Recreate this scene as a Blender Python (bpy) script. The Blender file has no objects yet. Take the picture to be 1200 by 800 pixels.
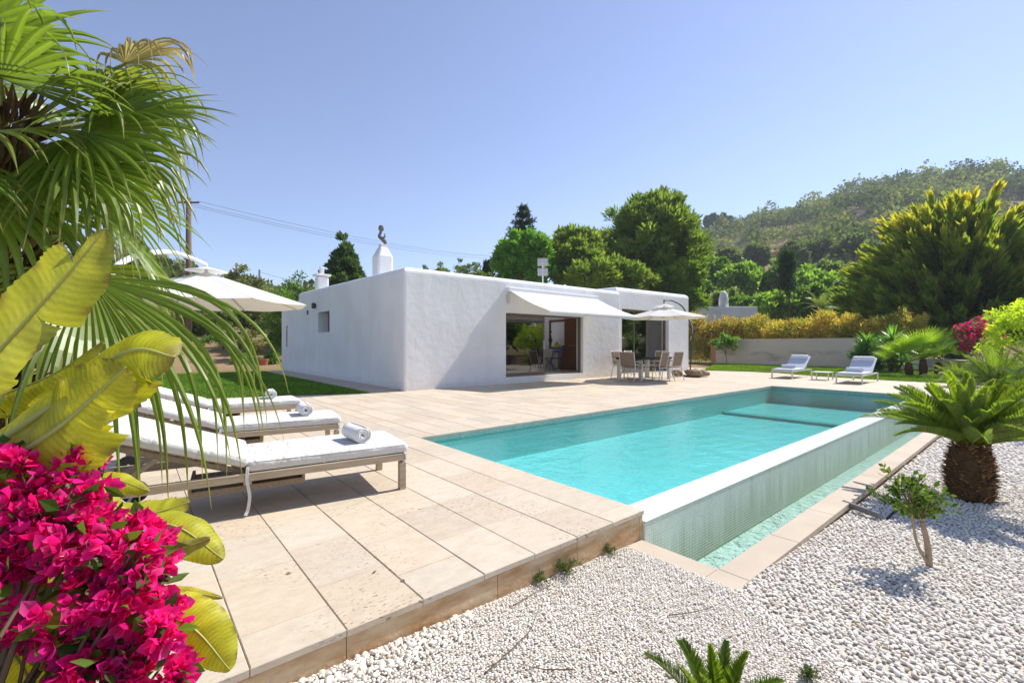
import bpy, bmesh, math, random
import numpy as np
from mathutils import Vector, Matrix, noise as mnoise
R = math.radians
random.seed(7)
scene = bpy.context.scene
COL = scene.collection

# ------------------------------------------------------------------ survey
F, EYE, HOR = 533.0, 1.15, 403.5
CA, SA = math.cos(R(50)), math.sin(R(50))
FWD = np.array([CA, SA, 0.0]); RGT = np.array([SA, -CA, 0.0]); UPV = np.array([0, 0, 1.0])
def W(px, py, d):
    """world point at forward distance d that was surveyed at px,py"""
    r = (px - 600) / F * d
    return np.array([d*CA + r*SA, d*SA - r*CA, EYE - (py - HOR)*d/F])
def G(px, py, z=0.0):
    d = F*(EYE - z)/(py - HOR)
    p = W(px, py, d); p[2] = z
    return p

# ------------------------------------------------------------------ helpers
def tag(o, label=None, cat=None, group=None, kind=None):
    if label: o['label'] = label
    if cat: o['category'] = cat
    if group: o['group'] = group
    if kind: o['kind'] = kind
    return o
def emp(name, label, cat, loc=(0, 0, 0), rz=0.0, group=None):
    o = bpy.data.objects.new(name, None); COL.objects.link(o)
    o.empty_display_size = 0.1
    o.location = tuple(float(v) for v in loc); o.rotation_euler = (0, 0, rz)
    return tag(o, label, cat, group)
def link(name, me, parent=None, world=False, mat=None):
    o = bpy.data.objects.new(name, me); COL.objects.link(o)
    if mat is not None: me.materials.append(mat)
    if parent is not None:
        o.parent = parent
        if world:
            o.location = -Vector(parent.location)
    return o
def kids(o):
    return [c for c in bpy.data.objects if c.parent is o]
def copy_tree(o, parent=None):
    c = o.copy(); COL.objects.link(c)
    if parent is not None: c.parent = parent
    for k in kids(o): copy_tree(k, c)
    return c
def npmesh(name, V, Fs, mat, parent=None, world=False, col=None, smooth=False):
    V = np.asarray(V, np.float32).reshape(-1, 3); Fs = np.asarray(Fs, np.int32)
    k = Fs.shape[1]; n = Fs.shape[0]
    me = bpy.data.meshes.new(name)
    me.vertices.add(len(V)); me.vertices.foreach_set('co', V.ravel())
    me.loops.add(n*k); me.loops.foreach_set('vertex_index', Fs.ravel())
    me.polygons.add(n); me.polygons.foreach_set('loop_start', np.arange(0, n*k, k, dtype=np.int32))
    me.polygons.foreach_set('use_smooth', np.full(n, bool(smooth)))
    if col is not None:
        a = me.attributes.new('Col', 'FLOAT_COLOR', 'POINT')
        c4 = np.ones((len(V), 4), np.float32); c4[:, :3] = col
        a.data.foreach_set('color', c4.ravel())
    me.update(calc_edges=True)
    return link(name, me, parent, world, mat)
def nrm(v):
    v = np.asarray(v, float); return v/np.maximum(np.linalg.norm(v, axis=-1, keepdims=True), 1e-9)
def catmull(P, n):
    P = np.asarray(P, float)
    if len(P) == 2: return P[0] + (P[1]-P[0])*np.linspace(0, 1, n)[:, None]
    Q = np.vstack([2*P[0]-P[1], P, 2*P[-1]-P[-2]]); out = []
    for u in np.linspace(0, len(P)-1-1e-6, n):
        i = int(u); t = u-i; a, b, c, d = Q[i:i+4]
        out.append(.5*((2*b)+(c-a)*t+(2*a-5*b+4*c-d)*t*t+(3*b-a-3*c+d)*t**3))
    return np.array(out)
class MB:
    def __init__(s): s.v = []; s.f = []
    def add(s, V, Fc):
        o = len(s.v); s.v += [tuple(map(float, p)) for p in V]
        s.f += [tuple(i+o for i in q) for q in Fc]; return s
    def box(s, x0, y0, z0, x1, y1, z1):
        V = [(x0,y0,z0),(x1,y0,z0),(x1,y1,z0),(x0,y1,z0),(x0,y0,z1),(x1,y0,z1),(x1,y1,z1),(x0,y1,z1)]
        return s.add(V, [(0,3,2,1),(4,5,6,7),(0,1,5,4),(1,2,6,5),(2,3,7,6),(3,0,4,7)])
    def hexa(s, bot, top):
        return s.add(list(bot)+list(top), [(0,3,2,1),(4,5,6,7),(0,1,5,4),(1,2,6,5),(2,3,7,6),(3,0,4,7)])
    def bar(s, a, b, w, h, up=(0,0,1)):
        a = np.array(a, float); b = np.array(b, float); d = nrm(b-a)
        sd = np.cross(d, up)
        if np.linalg.norm(sd) < 1e-4: sd = np.array([1., 0, 0])
        sd = nrm(sd); u = np.cross(sd, d)
        q = lambda p: [p-sd*w/2-u*h/2, p+sd*w/2-u*h/2, p+sd*w/2+u*h/2, p-sd*w/2+u*h/2]
        return s.add(q(a)+q(b), [(0,3,2,1),(4,5,6,7),(0,1,5,4),(1,2,6,5),(2,3,7,6),(3,0,4,7)])
    def tube(s, P, r, n=8, cap=True):
        P = np.asarray(P, float); m = len(P)
        r = np.full(m, r) if np.isscalar(r) else np.asarray(r, float)
        T = nrm(np.gradient(P, axis=0)); ref = np.array([0, 0, 1.0])
        if abs(T[0] @ ref) > .9: ref = np.array([1.0, 0, 0])
        V = []; a = nrm(np.cross(T[0], ref))
        for i in range(m):
            a = nrm(a - T[i]*(a @ T[i])); b = np.cross(T[i], a)
            for k in range(n):
                t = 2*math.pi*k/n; V.append(P[i]+r[i]*(math.cos(t)*a+math.sin(t)*b))
        Fc = [(i*n+k, i*n+(k+1) % n, (i+1)*n+(k+1) % n, (i+1)*n+k) for i in range(m-1) for k in range(n)]
        if cap: Fc += [tuple(range(n))[::-1], tuple(range((m-1)*n, m*n))]
        return s.add(V, Fc)
    def lathe(s, prof, c=(0, 0, 0), n=20):
        V = []; m = len(prof)
        for (r, z) in prof:
            for k in range(n):
                t = 2*math.pi*k/n; V.append((c[0]+r*math.cos(t), c[1]+r*math.sin(t), c[2]+z))
        Fc = [(i*n+k, i*n+(k+1) % n, (i+1)*n+(k+1) % n, (i+1)*n+k) for i in range(m-1) for k in range(n)]
        Fc += [tuple(range(n))[::-1], tuple(range((m-1)*n, m*n))]
        return s.add(V, Fc)
    def build(s, name, mat, parent=None, world=False, bevel=0, smooth=False, seg=2):
        me = bpy.data.meshes.new(name); me.from_pydata(s.v, [], s.f); me.update()
        if smooth:
            for p in me.polygons: p.use_smooth = True
        o = link(name, me, parent, world, mat)
        if bevel:
            m = o.modifiers.new('Bevel', 'BEVEL'); m.width = bevel; m.segments = seg; m.limit_method = 'ANGLE'; m.angle_limit = R(40)
        return o
def rbox(lx, ly, lz, r, res=.04, nz=0.0, seed=0, freq=6.0):
    """rounded soft box centred at the origin -> verts, quads"""
    bm = bmesh.new(); h = np.array([lx, ly, lz])/2
    nn = [max(2, int(round(l/res))) for l in (lx, ly, lz)]
    def lin(i):
        a = h[i]; k = nn[i]
        if a <= r*1.05: return np.linspace(-a, a, 5)
        return np.unique(np.concatenate([np.linspace(-a, -(a-r), 3), np.linspace(-(a-r), a-r, k), np.linspace(a-r, a, 3)]).round(6))
    g = [lin(0), lin(1), lin(2)]
    for ax in range(3):
        u, v = [(1, 2), (2, 0), (0, 1)][ax]
        for sgn in (-1, 1):
            vs = []
            for b in g[v]:
                row = []
                for a in g[u]:
                    p = np.zeros(3); p[u] = a; p[v] = b; p[ax] = sgn*h[ax]
                    rr = np.minimum(r, h*.98); q = np.clip(p, -(h-rr), h-rr); d = p-q
                    d = d/max(np.linalg.norm(d/rr), 1e-9)
                    p = q+d
                    row.append(bm.verts.new(p))
                vs.append(row)
            for j in range(len(vs)-1):
                for i in range(len(vs[0])-1):
                    f = [vs[j][i], vs[j][i+1], vs[j+1][i+1], vs[j+1][i]]
                    bm.faces.new(f if sgn > 0 else f[::-1])
    bmesh.ops.remove_doubles(bm, verts=bm.verts, dist=1e-4)
    if nz:
        for v in bm.verts:
            p = v.co*freq+Vector((seed*7.3, seed*3.1, 0))
            v.co += v.co.normalized()*0 + Vector((mnoise.noise(p)*.4, mnoise.noise(p+Vector((9, 0, 0)))*.5, mnoise.noise(p+Vector((0, 9, 0)))))*nz
    bm.verts.index_update()
    V = [tuple(v.co) for v in bm.verts]; Fc = [tuple(v.index for v in f.verts) for f in bm.faces]
    bm.free(); return V, Fc
def xform(V, loc=(0, 0, 0), rot=(0, 0, 0)):
    M = Matrix.Translation(loc) @ (Matrix.Rotation(rot[2], 4, 'Z') @ Matrix.Rotation(rot[1], 4, 'Y') @ Matrix.Rotation(rot[0], 4, 'X'))
    return [tuple(M @ Vector(v)) for v in V]

# ------------------------------------------------------------------ materials
class NT:
    def __init__(s, name):
        s.m = bpy.data.materials.new(name); s.m.use_nodes = True; s.t = s.m.node_tree; s.t.nodes.clear()
        s.out = s.n('ShaderNodeOutputMaterial')
    def n(s, ty, **kw):
        nd = s.t.nodes.new(ty)
        for k, v in kw.items():
            if k.startswith('i_'):
                key = k[2:]; key = int(key) if key.isdigit() else key.replace('_', ' ')
                if isinstance(v, bpy.types.NodeSocket): s.t.links.new(v, nd.inputs[key])
                else: nd.inputs[key].default_value = v
            else: setattr(nd, k, v)
        return nd
    def l(s, a, b): s.t.links.new(a, b)
    def pos(s): return s.n('ShaderNodeNewGeometry').outputs['Position']
    def obj(s): return s.n('ShaderNodeTexCoord').outputs['Object']
    def noise(s, vec, scale, detail=4, rough=.55, out='Fac'):
        return s.n('ShaderNodeTexNoise', i_Vector=vec, i_Scale=scale, i_Detail=detail, i_Roughness=rough).outputs[out]
    def ramp(s, fac, stops):
        r = s.n('ShaderNodeValToRGB'); s.l(fac, r.inputs[0]); e = r.color_ramp.elements
        while len(e) < len(stops): e.new(.5)
        for i, (p, c) in enumerate(stops):
            e[i].position = p; e[i].color = (c, c, c, 1) if np.isscalar(c) else (*c, 1)
        return r.outputs[0]
    def mix(s, a, b, fac, mode='MIX'):
        m = s.n('ShaderNodeMix', data_type='RGBA', blend_type=mode)
        for k, v in ((0, fac), (6, a), (7, b)):
            if isinstance(v, bpy.types.NodeSocket): s.l(v, m.inputs[k])
            else: m.inputs[k].default_value = v if k == 0 else (*v, 1)
        return m.outputs[2]
    def math(s, op, a, b=0.0, c=0.0):
        m = s.n('ShaderNodeMath', operation=op)
        for k, v in enumerate((a, b, c)):
            if isinstance(v, bpy.types.NodeSocket): s.l(v, m.inputs[k])
            else: m.inputs[k].default_value = v
        return m.outputs[0]
    def scale(s, vec, sc):
        return s.n('ShaderNodeMapping', i_Vector=vec, i_Scale=sc).outputs[0]
    def bump(s, h, strength=.3, dist=.01):
        return s.n('ShaderNodeBump', i_Height=h, i_Strength=strength, i_Distance=dist).outputs[0]
    def pbsdf(s, col, rough=.6, spec=.4, metal=0.0, normal=None, trans=0.0):
        p = s.n('ShaderNodeBsdfPrincipled')
        for key, v in (('Base Color', col), ('Roughness', rough), ('Metallic', metal), ('Specular IOR Level', spec), ('Transmission Weight', trans)):
            if isinstance(v, bpy.types.NodeSocket): s.l(v, p.inputs[key])
            else: p.inputs[key].default_value = (*v, 1) if key == 'Base Color' else v
        if normal is not None: s.l(normal, p.inputs['Normal'])
        return p.outputs[0]
    def done(s, sh): s.l(sh, s.out.inputs[0]); return s.m

def m_simple(name, col, rough=.6, spec=.4, metal=0.0, var=.12, vs=6.0, bump=0.0, bs=60.0):
    t = NT(name); p = t.obj(); f = t.noise(p, vs, 5)
    c = t.mix(tuple(x*(1-var) for x in col), tuple(min(1, x*(1+var)) for x in col), f)
    nn = t.bump(t.noise(p, bs, 3), bump, .004) if bump else None
    return t.done(t.pbsdf(c, rough, spec, metal, nn))
def m_leaf(name, trans=.4, rough=.45, spec=.35, tgain=(1.25, 1.3, .7), vein=False):
    t = NT(name); a = t.n('ShaderNodeAttribute', attribute_name='Col').outputs['Color']
    v = t.n('ShaderNodeHueSaturation', i_Color=a, i_Value=t.math('MULTIPLY_ADD', t.noise(t.pos(), 3.0, 2), .5, .75)).outputs[0]
    p = t.pbsdf(v, rough, spec)
    tr = t.n('ShaderNodeBsdfTranslucent', i_Color=t.mix(v, tgain, 1.0, 'MULTIPLY'))
    mx = t.n('ShaderNodeMixShader', i_0=trans); t.l(p, mx.inputs[1]); t.l(tr.outputs[0], mx.inputs[2])
    return t.done(mx.outputs[0])
def m_plaster(name, col=(.80, .80, .80), dirt=True):
    t = NT(name); p = t.pos()
    c = t.mix(tuple(x*v for x, v in zip(col, (.915, .905, .89))), col, t.ramp(t.noise(p, .8, 7, .65), [(.35, 0.0), (.6, 1.0)]))
    if dirt:
        st = t.noise(t.scale(p, (2.2, 2.2, .25)), 1.4, 5)
        c = t.mix(c, tuple(x*v for x, v in zip(col, (.92, .905, .87))), t.ramp(st, [(.50, 0.0), (.70, .8)]))
        zz = t.n('ShaderNodeSeparateXYZ', i_0=p).outputs[2]; sp_ = t.n('ShaderNodeMapRange', i_0=t.math('ADD', zz, t.math('MULTIPLY', t.noise(p, 3.5, 5, .7), .55)), i_1=.50, i_2=.22, i_3=0.0, i_4=.6).outputs[0]
        c = t.mix(c, tuple(x*v for x, v in zip(col, (.80, .74, .65))), sp_)
    h = t.math('ADD', t.math('MULTIPLY', t.noise(p, 5, 4), 1.0), t.math('MULTIPLY', t.noise(p, 45, 3), .25))
    return t.done(t.pbsdf(c, .85, .2, 0, t.bump(h, .55, .02)))
def m_travertine(name, gain=1.0, pits=True):
    t = NT(name); p = t.pos()
    a = t.n('ShaderNodeAttribute', attribute_name='Col').outputs['Color']
    w = t.noise(t.scale(p, (2.2, 4.0, 4)), 3.4, 8, .7)
    c = t.mix((.50*gain, .405*gain, .295*gain), (.63*gain, .54*gain, .425*gain), t.ramp(w, [(.25, 0.0), (.75, 1.0)]))
    c = t.mix(c, a, 1.0, 'MULTIPLY')
    big = t.noise(p, .7, 4); c = t.mix(c, (.47*gain, .38*gain, .27*gain), t.ramp(big, [(.55, 0.0), (.8, .30)]))
    pt = t.noise(t.scale(p, (10, 26, 20)), 3.2, 2, .5); patch = t.ramp(t.noise(p, 1.7, 3), [(.46, 0.0), (.62, 1.0)])
    pm = t.math('MULTIPLY', t.ramp(pt, [(.615, 0.0), (.66, 1.0)]), patch)
    c = t.mix(c, (.20, .15, .10), t.math('MULTIPLY', pm, .75))
    h = t.math('SUBTRACT', t.math('MULTIPLY', t.noise(p, 38, 4), .35), pm)
    return t.done(t.pbsdf(c, .62, .28, 0, t.bump(h, .5, .006)))
def m_mosaic(name, s, c1, c2, grout, stain=False, off=(0, 0, 0)):
    t = NT(name); p = t.pos()
    q = t.n('ShaderNodeVectorMath', operation='MULTIPLY_ADD'); t.l(p, q.inputs[0]); q.inputs[1].default_value = (1/s,)*3; q.inputs[2].default_value = off
    fr = t.n('ShaderNodeVectorMath', operation='FRACTION', i_0=q.outputs[0]).outputs[0]
    fl = t.n('ShaderNodeVectorMath', operation='FLOOR', i_0=q.outputs[0]).outputs[0]
    rnd = t.n('ShaderNodeTexWhiteNoise', noise_dimensions='3D', i_Vector=fl).outputs['Value']
    sp = t.n('ShaderNodeSeparateXYZ', i_0=fr).outputs
    m = None
    for k in range(3):
        e = t.math('GREATER_THAN', t.math('ABSOLUTE', t.math('SUBTRACT', sp[k], .5)), .43)
        m = e if m is None else t.math('MAXIMUM', m, e)
    c = t.mix(c1, c2, rnd)
    if stain:
        z = t.n('ShaderNodeSeparateXYZ', i_0=p).outputs[2]
        n1 = t.noise(t.scale(p, (7, 7, .5)), 1.3, 4, .6)
        low = t.n('ShaderNodeMapRange', i_0=z, i_1=-.15, i_2=-.58, i_3=0.0, i_4=1.0).outputs[0]
        f = t.ramp(t.math('MULTIPLY', t.math('ADD', n1, t.math('MULTIPLY', low, .55)), .8), [(.44, 0.0), (.74, .85)])
        c = t.mix(c, (.26, .27, .15), f)
    c = t.mix(c, grout, m)
    h = t.math('SUBTRACT', 1.0, m)
    return t.done(t.pbsdf(c, t.math('MULTIPLY_ADD', m, .4, .22), .5, 0, t.bump(h, .25, .002)))
def m_wood(name, c1, c2, along=(1, 14, 14)):
    t = NT(name); p = t.obj(); g = t.noise(t.scale(p, along), 5, 5, .6)
    c = t.mix(c1, c2, t.ramp(g, [(.3, 0.0), (.7, 1.0)]))
    return t.done(t.pbsdf(c, .7, .25, 0, t.bump(g, .3, .004)))
def m_glass(name, tint=(.75, .85, .8), ref=1.5):
    t = NT(name); fr = t.n('ShaderNodeFresnel', i_IOR=ref)
    a = t.n('ShaderNodeBsdfTransparent', i_Color=(*tint, 1)); b = t.n('ShaderNodeBsdfGlossy', i_Roughness=0.0)
    mx = t.n('ShaderNodeMixShader', i_0=fr.outputs[0]); t.l(a.outputs[0], mx.inputs[1]); t.l(b.outputs[0], mx.inputs[2])
    return t.done(mx.outputs[0])
def m_water(name, tint, amp=1.0, sc=1.0):
    t = NT(name); p = t.pos()
    h = t.math('ADD', t.noise(t.scale(p, (1, 1.6, 1)), 3.2*sc, 3, .5), t.math('MULTIPLY', t.noise(p, 14*sc, 3, .6), .35))
    bn = t.bump(h, .35*amp, .05)
    fr = t.n('ShaderNodeFresnel', i_IOR=1.33, i_Normal=bn)
    a = t.n('ShaderNodeBsdfTransparent', i_Color=(*tint, 1)); b = t.n('ShaderNodeBsdfGlossy', i_Roughness=.02, i_Normal=bn)
    mx = t.n('ShaderNodeMixShader', i_0=fr.outputs[0]); t.l(a.outputs[0], mx.inputs[1]); t.l(b.outputs[0], mx.inputs[2])
    return t.done(mx.outputs[0])
def m_fabric(name, col, trans=0.0, bump=.15, bs=220.0, crease=0):
    t = NT(name); p = t.obj()
    c = t.mix(tuple(x*.95 for x in col), col, t.noise(p, 5, 4))
    b = t.bump(t.math('ADD', t.noise(p, bs, 2), t.math('MULTIPLY', t.noise(p, 14, 3), 1.5)), bump, .006)
    if crease:
        cr = t.math('ABSOLUTE', t.math('SUBTRACT', t.noise(t.scale(p, (2.2, 1.0, 2.2)), 3.0, 3, .5), .5))
        b2 = t.n('ShaderNodeBump', i_Height=t.ramp(cr, [(0.0, 0.0), (.10, 1.0)]), i_Strength=.45, i_Distance=.012, i_Normal=b); b = b2.outputs[0]
        c = t.mix(c, tuple(x*v for x, v in zip(col, (.90, .87, .80))), t.ramp(t.noise(p, 2.3, 5, .6), [(.5, 0.0), (.75, .7)]))
    s = t.pbsdf(c, .9, .1, 0, b)
    if trans:
        tr = t.n('ShaderNodeBsdfTranslucent', i_Color=(*col, 1)); mx = t.n('ShaderNodeMixShader', i_0=trans)
        t.l(s, mx.inputs[1]); t.l(tr.outputs[0], mx.inputs[2]); s = mx.outputs[0]
    return t.done(s)

M = {}
M['plaster'] = m_plaster('white_plaster')
M['plaster_in'] = m_simple('room_paint', (.74, .72, .68), .85, .2)
M['concrete'] = None
t = NT('grey_render'); p = t.pos()
c = t.mix((.56, .46, .35), (.68, .585, .47), t.noise(p, .9, 5))
c = t.mix(c, (.33, .27, .21), t.ramp(t.noise(t.scale(p, (1, .6, 2.2)), 1.1, 6, .65), [(.55, 0.0), (.7, .75)]))
M['concrete'] = t.done(t.pbsdf(c, .9, .2, 0, t.bump(t.noise(p, 30, 4), .4, .01)))
M['trav'] = m_travertine('travertine', 1.0)
M['grout'] = m_simple('joint_sand', (.46, .38, .28), .95, .1)
t = NT('deck_riser'); p = t.pos()
w = t.noise(t.scale(p, (1.5, 1.5, 5)), 2.2, 7, .62)
c = t.mix((.44, .25, .105), (.62, .47, .30), t.ramp(w, [(.36, 0.0), (.62, 1.0)]))
c = t.mix(c, (.16, .10, .055), t.ramp(t.noise(t.scale(p, (3, 3, 1.4)), 2.0, 5), [(.62, 0.0), (.75, .7)]))
M['riser'] = t.done(t.pbsdf(c, .8, .2, 0, t.bump(t.noise(p, 40, 4), .5, .008)))
M['coping'] = m_simple('coping_stone', (.50, .415, .32), .75, .25, 0, .2, 3.0, .4, 70)
M['mosaic'] = m_mosaic('pale_mosaic', .0235, (.58, .60, .48), (.67, .68, .57), (.74, .73, .64), True, (.37, .33, .41))
M['mosaic_top'] = m_mosaic('white_mosaic', .0235, (.58, .62, .58), (.68, .70, .66), (.78, .77, .73), False, (.37, .5, .5))
M['mosaic_dark'] = m_mosaic('dark_mosaic', .0235, (.20, .30, .26), (.34, .44, .38), (.40, .46, .42), False, (.37, .33, .41))
M['pool'] = m_mosaic('pool_mosaic', .0235, (.46, .70, .68), (.56, .78, .76), (.60, .78, .76), False, (.37, .33, .41))
M['pooledge'] = m_simple('pool_edge_band', (.14, .44, .46), .4, .4)
M['water'] = m_water('pool_water', (.50, .95, .98))
M['chwater'] = m_water('trough_water', (.78, .95, .92), 1.2, 2.0)
M['trough'] = m_mosaic('trough_mosaic', .0235, (.66, .74, .68), (.76, .80, .76), (.80, .82, .78), False, (.37, .33, .41))
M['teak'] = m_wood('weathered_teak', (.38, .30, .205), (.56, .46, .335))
M['teak_dark'] = m_wood('shaded_teak_slats', (.22, .17, .115), (.34, .27, .19), (14, 1, 14))  # darker teak copy for parts under the cushions, shade put into the colour
M['cushion'] = m_fabric('white_cushion', (.66, .65, .62), 0, .35, 220, 1)
M['towel'] = m_fabric('terry_towel', (.82, .81, .79), 0, .5, 300)
M['greycushion'] = m_fabric('pale_grey_sling', (.62, .65, .70))
M['canopy'] = m_fabric('parasol_cloth', (.80, .78, .73), .30, .05)
M['awning'] = m_fabric('awning_cloth', (.80, .78, .72), .22, .03)
M['alu'] = m_simple('brushed_aluminium', (.62, .60, .56), .4, .5, .6, .05)
M['white_metal'] = m_simple('white_painted_metal', (.78, .78, .77), .35, .5, 0, .03)
M['dark_metal'] = m_simple('dark_metal', (.06, .06, .06), .45, .5, .3, .1)
M['bronze'] = m_simple('bronze_frame', (.16, .125, .09), .45, .5, .3, .08)
M['rubber'] = m_simple('black_rubber', (.025, .025, .025), .7, .3)
M['sling'] = m_fabric('taupe_sling', (.27, .20, .15))
M['glass_top'] = m_glass('table_glass', (.32, .40, .40))
M['glass'] = m_glass('window_glass', (.62, .72, .66), 2.5)
M['glass_green'] = m_glass('greenish_glass', (.50, .70, .62), 2.6)
M['cabinet'] = m_wood('dark_cabinet_wood', (.12, .045, .018), (.24, .10, .04), (10, 10, 1))
M['blue'] = m_simple('blue_paint', (.03, .06, .16), .5, .4)
M['yellow'] = m_simple('yellow_fruit', (.75, .55, .05), .5, .4)
M['floor_in'] = m_simple('pale_floor_tile', (.55, .50, .42), .35, .4, 0, .06)
M['rock'] = m_simple('brown_rock', (.30, .22, .14), .9, .2, 0, .45, 7, .8, 18)
M['terracotta'] = m_simple('terracotta', (.45, .17, .08), .8, .2, 0, .2)
M['orange_wall'] = m_simple('ochre_wall', (.50, .24, .12), .9, .2)
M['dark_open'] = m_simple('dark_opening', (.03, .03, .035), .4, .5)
M['bark'] = m_simple('brown_bark', (.14, .095, .06), .95, .1, 0, .45, 5, .9, 22)
M['palebark'] = m_simple('pale_bark', (.36, .27, .18), .95, .1, 0, .35, 30, .8, 60)
M['fibre'] = m_simple('palm_fibre', (.10, .062, .032), 1, .05, 0, .6, 24, 1.0, 60)
M['cycadbark'] = m_leaf('cycad_bark', .05, .9, .1)
M['leaf'] = m_leaf('leaf', .55)
M['needle'] = m_leaf('needle', .52, .55, .2, (1.35, 1.35, .7))
M['palm'] = m_leaf('palm_leaf', .55, .36, .5)
t = NT('banana_leaf'); p = t.pos(); a = t.n('ShaderNodeAttribute', attribute_name='Col').outputs['Color']
v = t.n('ShaderNodeHueSaturation', i_Color=a, i_Value=t.math('MULTIPLY_ADD', t.noise(p, 9, 5, .6), .9, .55)).outputs[0]
v = t.mix(v, (.10, .17, .02), t.ramp(t.noise(p, 4.5, 4), [(.52, 0.0), (.72, .55)]))
v = t.mix(v, (.30, .17, .05), t.ramp(t.noise(p, 60, 3), [(.70, 0.0), (.76, .8)]))
nb_ = t.bump(t.noise(p, 70, 4), .35, .004)
sA = t.pbsdf(v, t.math('MULTIPLY_ADD', t.noise(p, 20, 3), .4, .3), .4, 0, nb_)
tr = t.n('ShaderNodeBsdfTranslucent', i_Color=t.mix(v, (1.35, 1.15, .5), 1.0, 'MULTIPLY'), i_Normal=nb_); mx = t.n('ShaderNodeMixShader', i_0=.55)
t.l(sA, mx.inputs[1]); t.l(tr.outputs[0], mx.inputs[2]); M['banana'] = t.done(mx.outputs[0])
M['bract'] = m_leaf('bract', .55, .6, .15, (1.25, 1.0, 1.1))
M['grass'] = m_leaf('grass', .35, .6, .2)
M['farleaf'] = m_leaf('far_foliage', .4, .8, .1)
M['pipe'] = m_simple('grey_pipe', (.17, .16, .15), .6, .3)
M['pole'] = m_simple('pole_wood', (.16, .12, .09), .9, .1)
M['soil'] = m_simple('garden_soil', (.20, .13, .08), .95, .1, 0, .4, 2, .8, 25)
M['lawnsoil'] = m_simple('lawn_base', (.045, .085, .018), .95, .1, 0, .4, 3)
M['statue'] = m_simple('statue_stone', (.16, .14, .13), .8, .2, 0, .5, 14)
# ================================================================== SETTING
SKY_PX = [(-1500,345),(-600,335),(-200,322),(60,312),(130,300),(185,306),(230,328),(300,340),(420,352),(520,350),(640,345),(740,325),(815,262),(870,253),(930,240),(960,229),(1010,214),(1050,207),(1110,199),(1200,203),(1320,208),(1500,225),(1900,270),(3000,330)]
HILL_R = 300.0
def sky_y(px): return np.interp(px, [a for a, b in SKY_PX], [b for a, b in SKY_PX])
def sstep(a, b, x):
    t = np.clip((x-a)/(b-a), 0, 1); return t*t*(3-2*t)
def vnoise(x, y, s, k=0):
    return np.array([mnoise.noise(Vector((a/s+k, b/s-k, .3*k))) for a, b in zip(np.ravel(x), np.ravel(y))]).reshape(np.shape(x))
def terrain(X, Y):
    X = np.asarray(X, float); Y = np.asarray(Y, float)
    d = X*CA + Y*SA; r = X*SA - Y*CA; rad = np.hypot(X, Y)
    front = d > .12*rad
    px = np.where(front, 600+F*r/np.maximum(d, .01), np.where(r > 0, 3000, -1500))
    px = np.clip(px, -1500, 3000)
    top = (HOR-sky_y(px)-9)/F*HILL_R*np.clip(np.where(front, d/np.maximum(rad, .01), .12), .12, 1)
    t = np.clip((rad-58)/(HILL_R-58), 0, 1)
    prof = t**1.25
    prof = np.where(rad > HILL_R, np.maximum(0, 1-(rad-HILL_R)/500), prof)
    z = top*prof
    z += vnoise(X, Y, 40, 3)*5*sstep(90, 200, rad)
    z += 2.2*sstep(27, 44, rad)*sstep(520, 380, px)*front
    z += .1*vnoise(X, Y, 3, 1)*sstep(24, 30, rad)
    yard = (X > -12) & (X < 26.6) & (Y > -15) & (Y < 10.2)
    back = (X > -12) & (X < 26.6) & (Y >= 10.2) & (Y < 24)
    z = np.where(yard, -1.6, np.where(back, -.05, z))
    return z
def gridmesh(name, xs, ys, zf, mat, kind, col=None):
    X, Y = np.meshgrid(xs, ys); Z = zf(X, Y); nx, ny = len(xs), len(ys)
    V = np.stack([X, Y, Z], -1).reshape(-1, 3)
    i = np.arange(nx*ny).reshape(ny, nx)
    Fc = np.stack([i[:-1,:-1], i[:-1,1:], i[1:,1:], i[1:,:-1]], -1).reshape(-1, 4)
    o = npmesh(name, V, Fc, mat, smooth=True)
    return tag(o, kind=kind)
t = NT('dry_hillside'); p = t.pos()
n1 = t.noise(p, .05, 6, .6); n2 = t.noise(p, .9, 6, .6)
c = t.mix((.16, .15, .06), (.30, .20, .11), t.ramp(n1, [(.42, 0.0), (.6, 1.0)]))
c = t.mix(c, (.34, .22, .13), t.ramp(n2, [(.5, 0.0), (.75, .7)]))
M['hill'] = t.done(t.pbsdf(c, 1, .05, 0, t.bump(n2, .8, .2)))
far = np.concatenate([np.arange(42, 80, 3), np.arange(80, 340, 6.5), np.geomspace(345, 1200, 10)])
ax = np.concatenate([-far[::-1], np.arange(-40, 41, 1.0), far])
gridmesh('ground', ax, ax, terrain, M['hill'], 'structure')

# ---- gravel bed under the stones
def grz(X, Y):
    return np.clip(-.10-.036*np.asarray(X), -.27, -.06) + 0*np.asarray(Y)
M['gravelbase'] = m_simple('crushed_stone_base', (.50, .46, .40), .95, .1, 0, .25, 60, .8, 120)
gridmesh('gravel_ground', np.append(np.arange(-6, 2.5, .5), 2.56), np.array([1.12, 1.5, 1.842]), lambda X, Y: grz(X, Y)-.008, M['gravelbase'], 'structure')
gridmesh('gravel_ground', np.arange(-6, 18.6, .5), np.append(np.arange(-13, 1.0, .5), 1.125), lambda X, Y: grz(X, Y)-.008, M['gravelbase'], 'structure')

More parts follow.
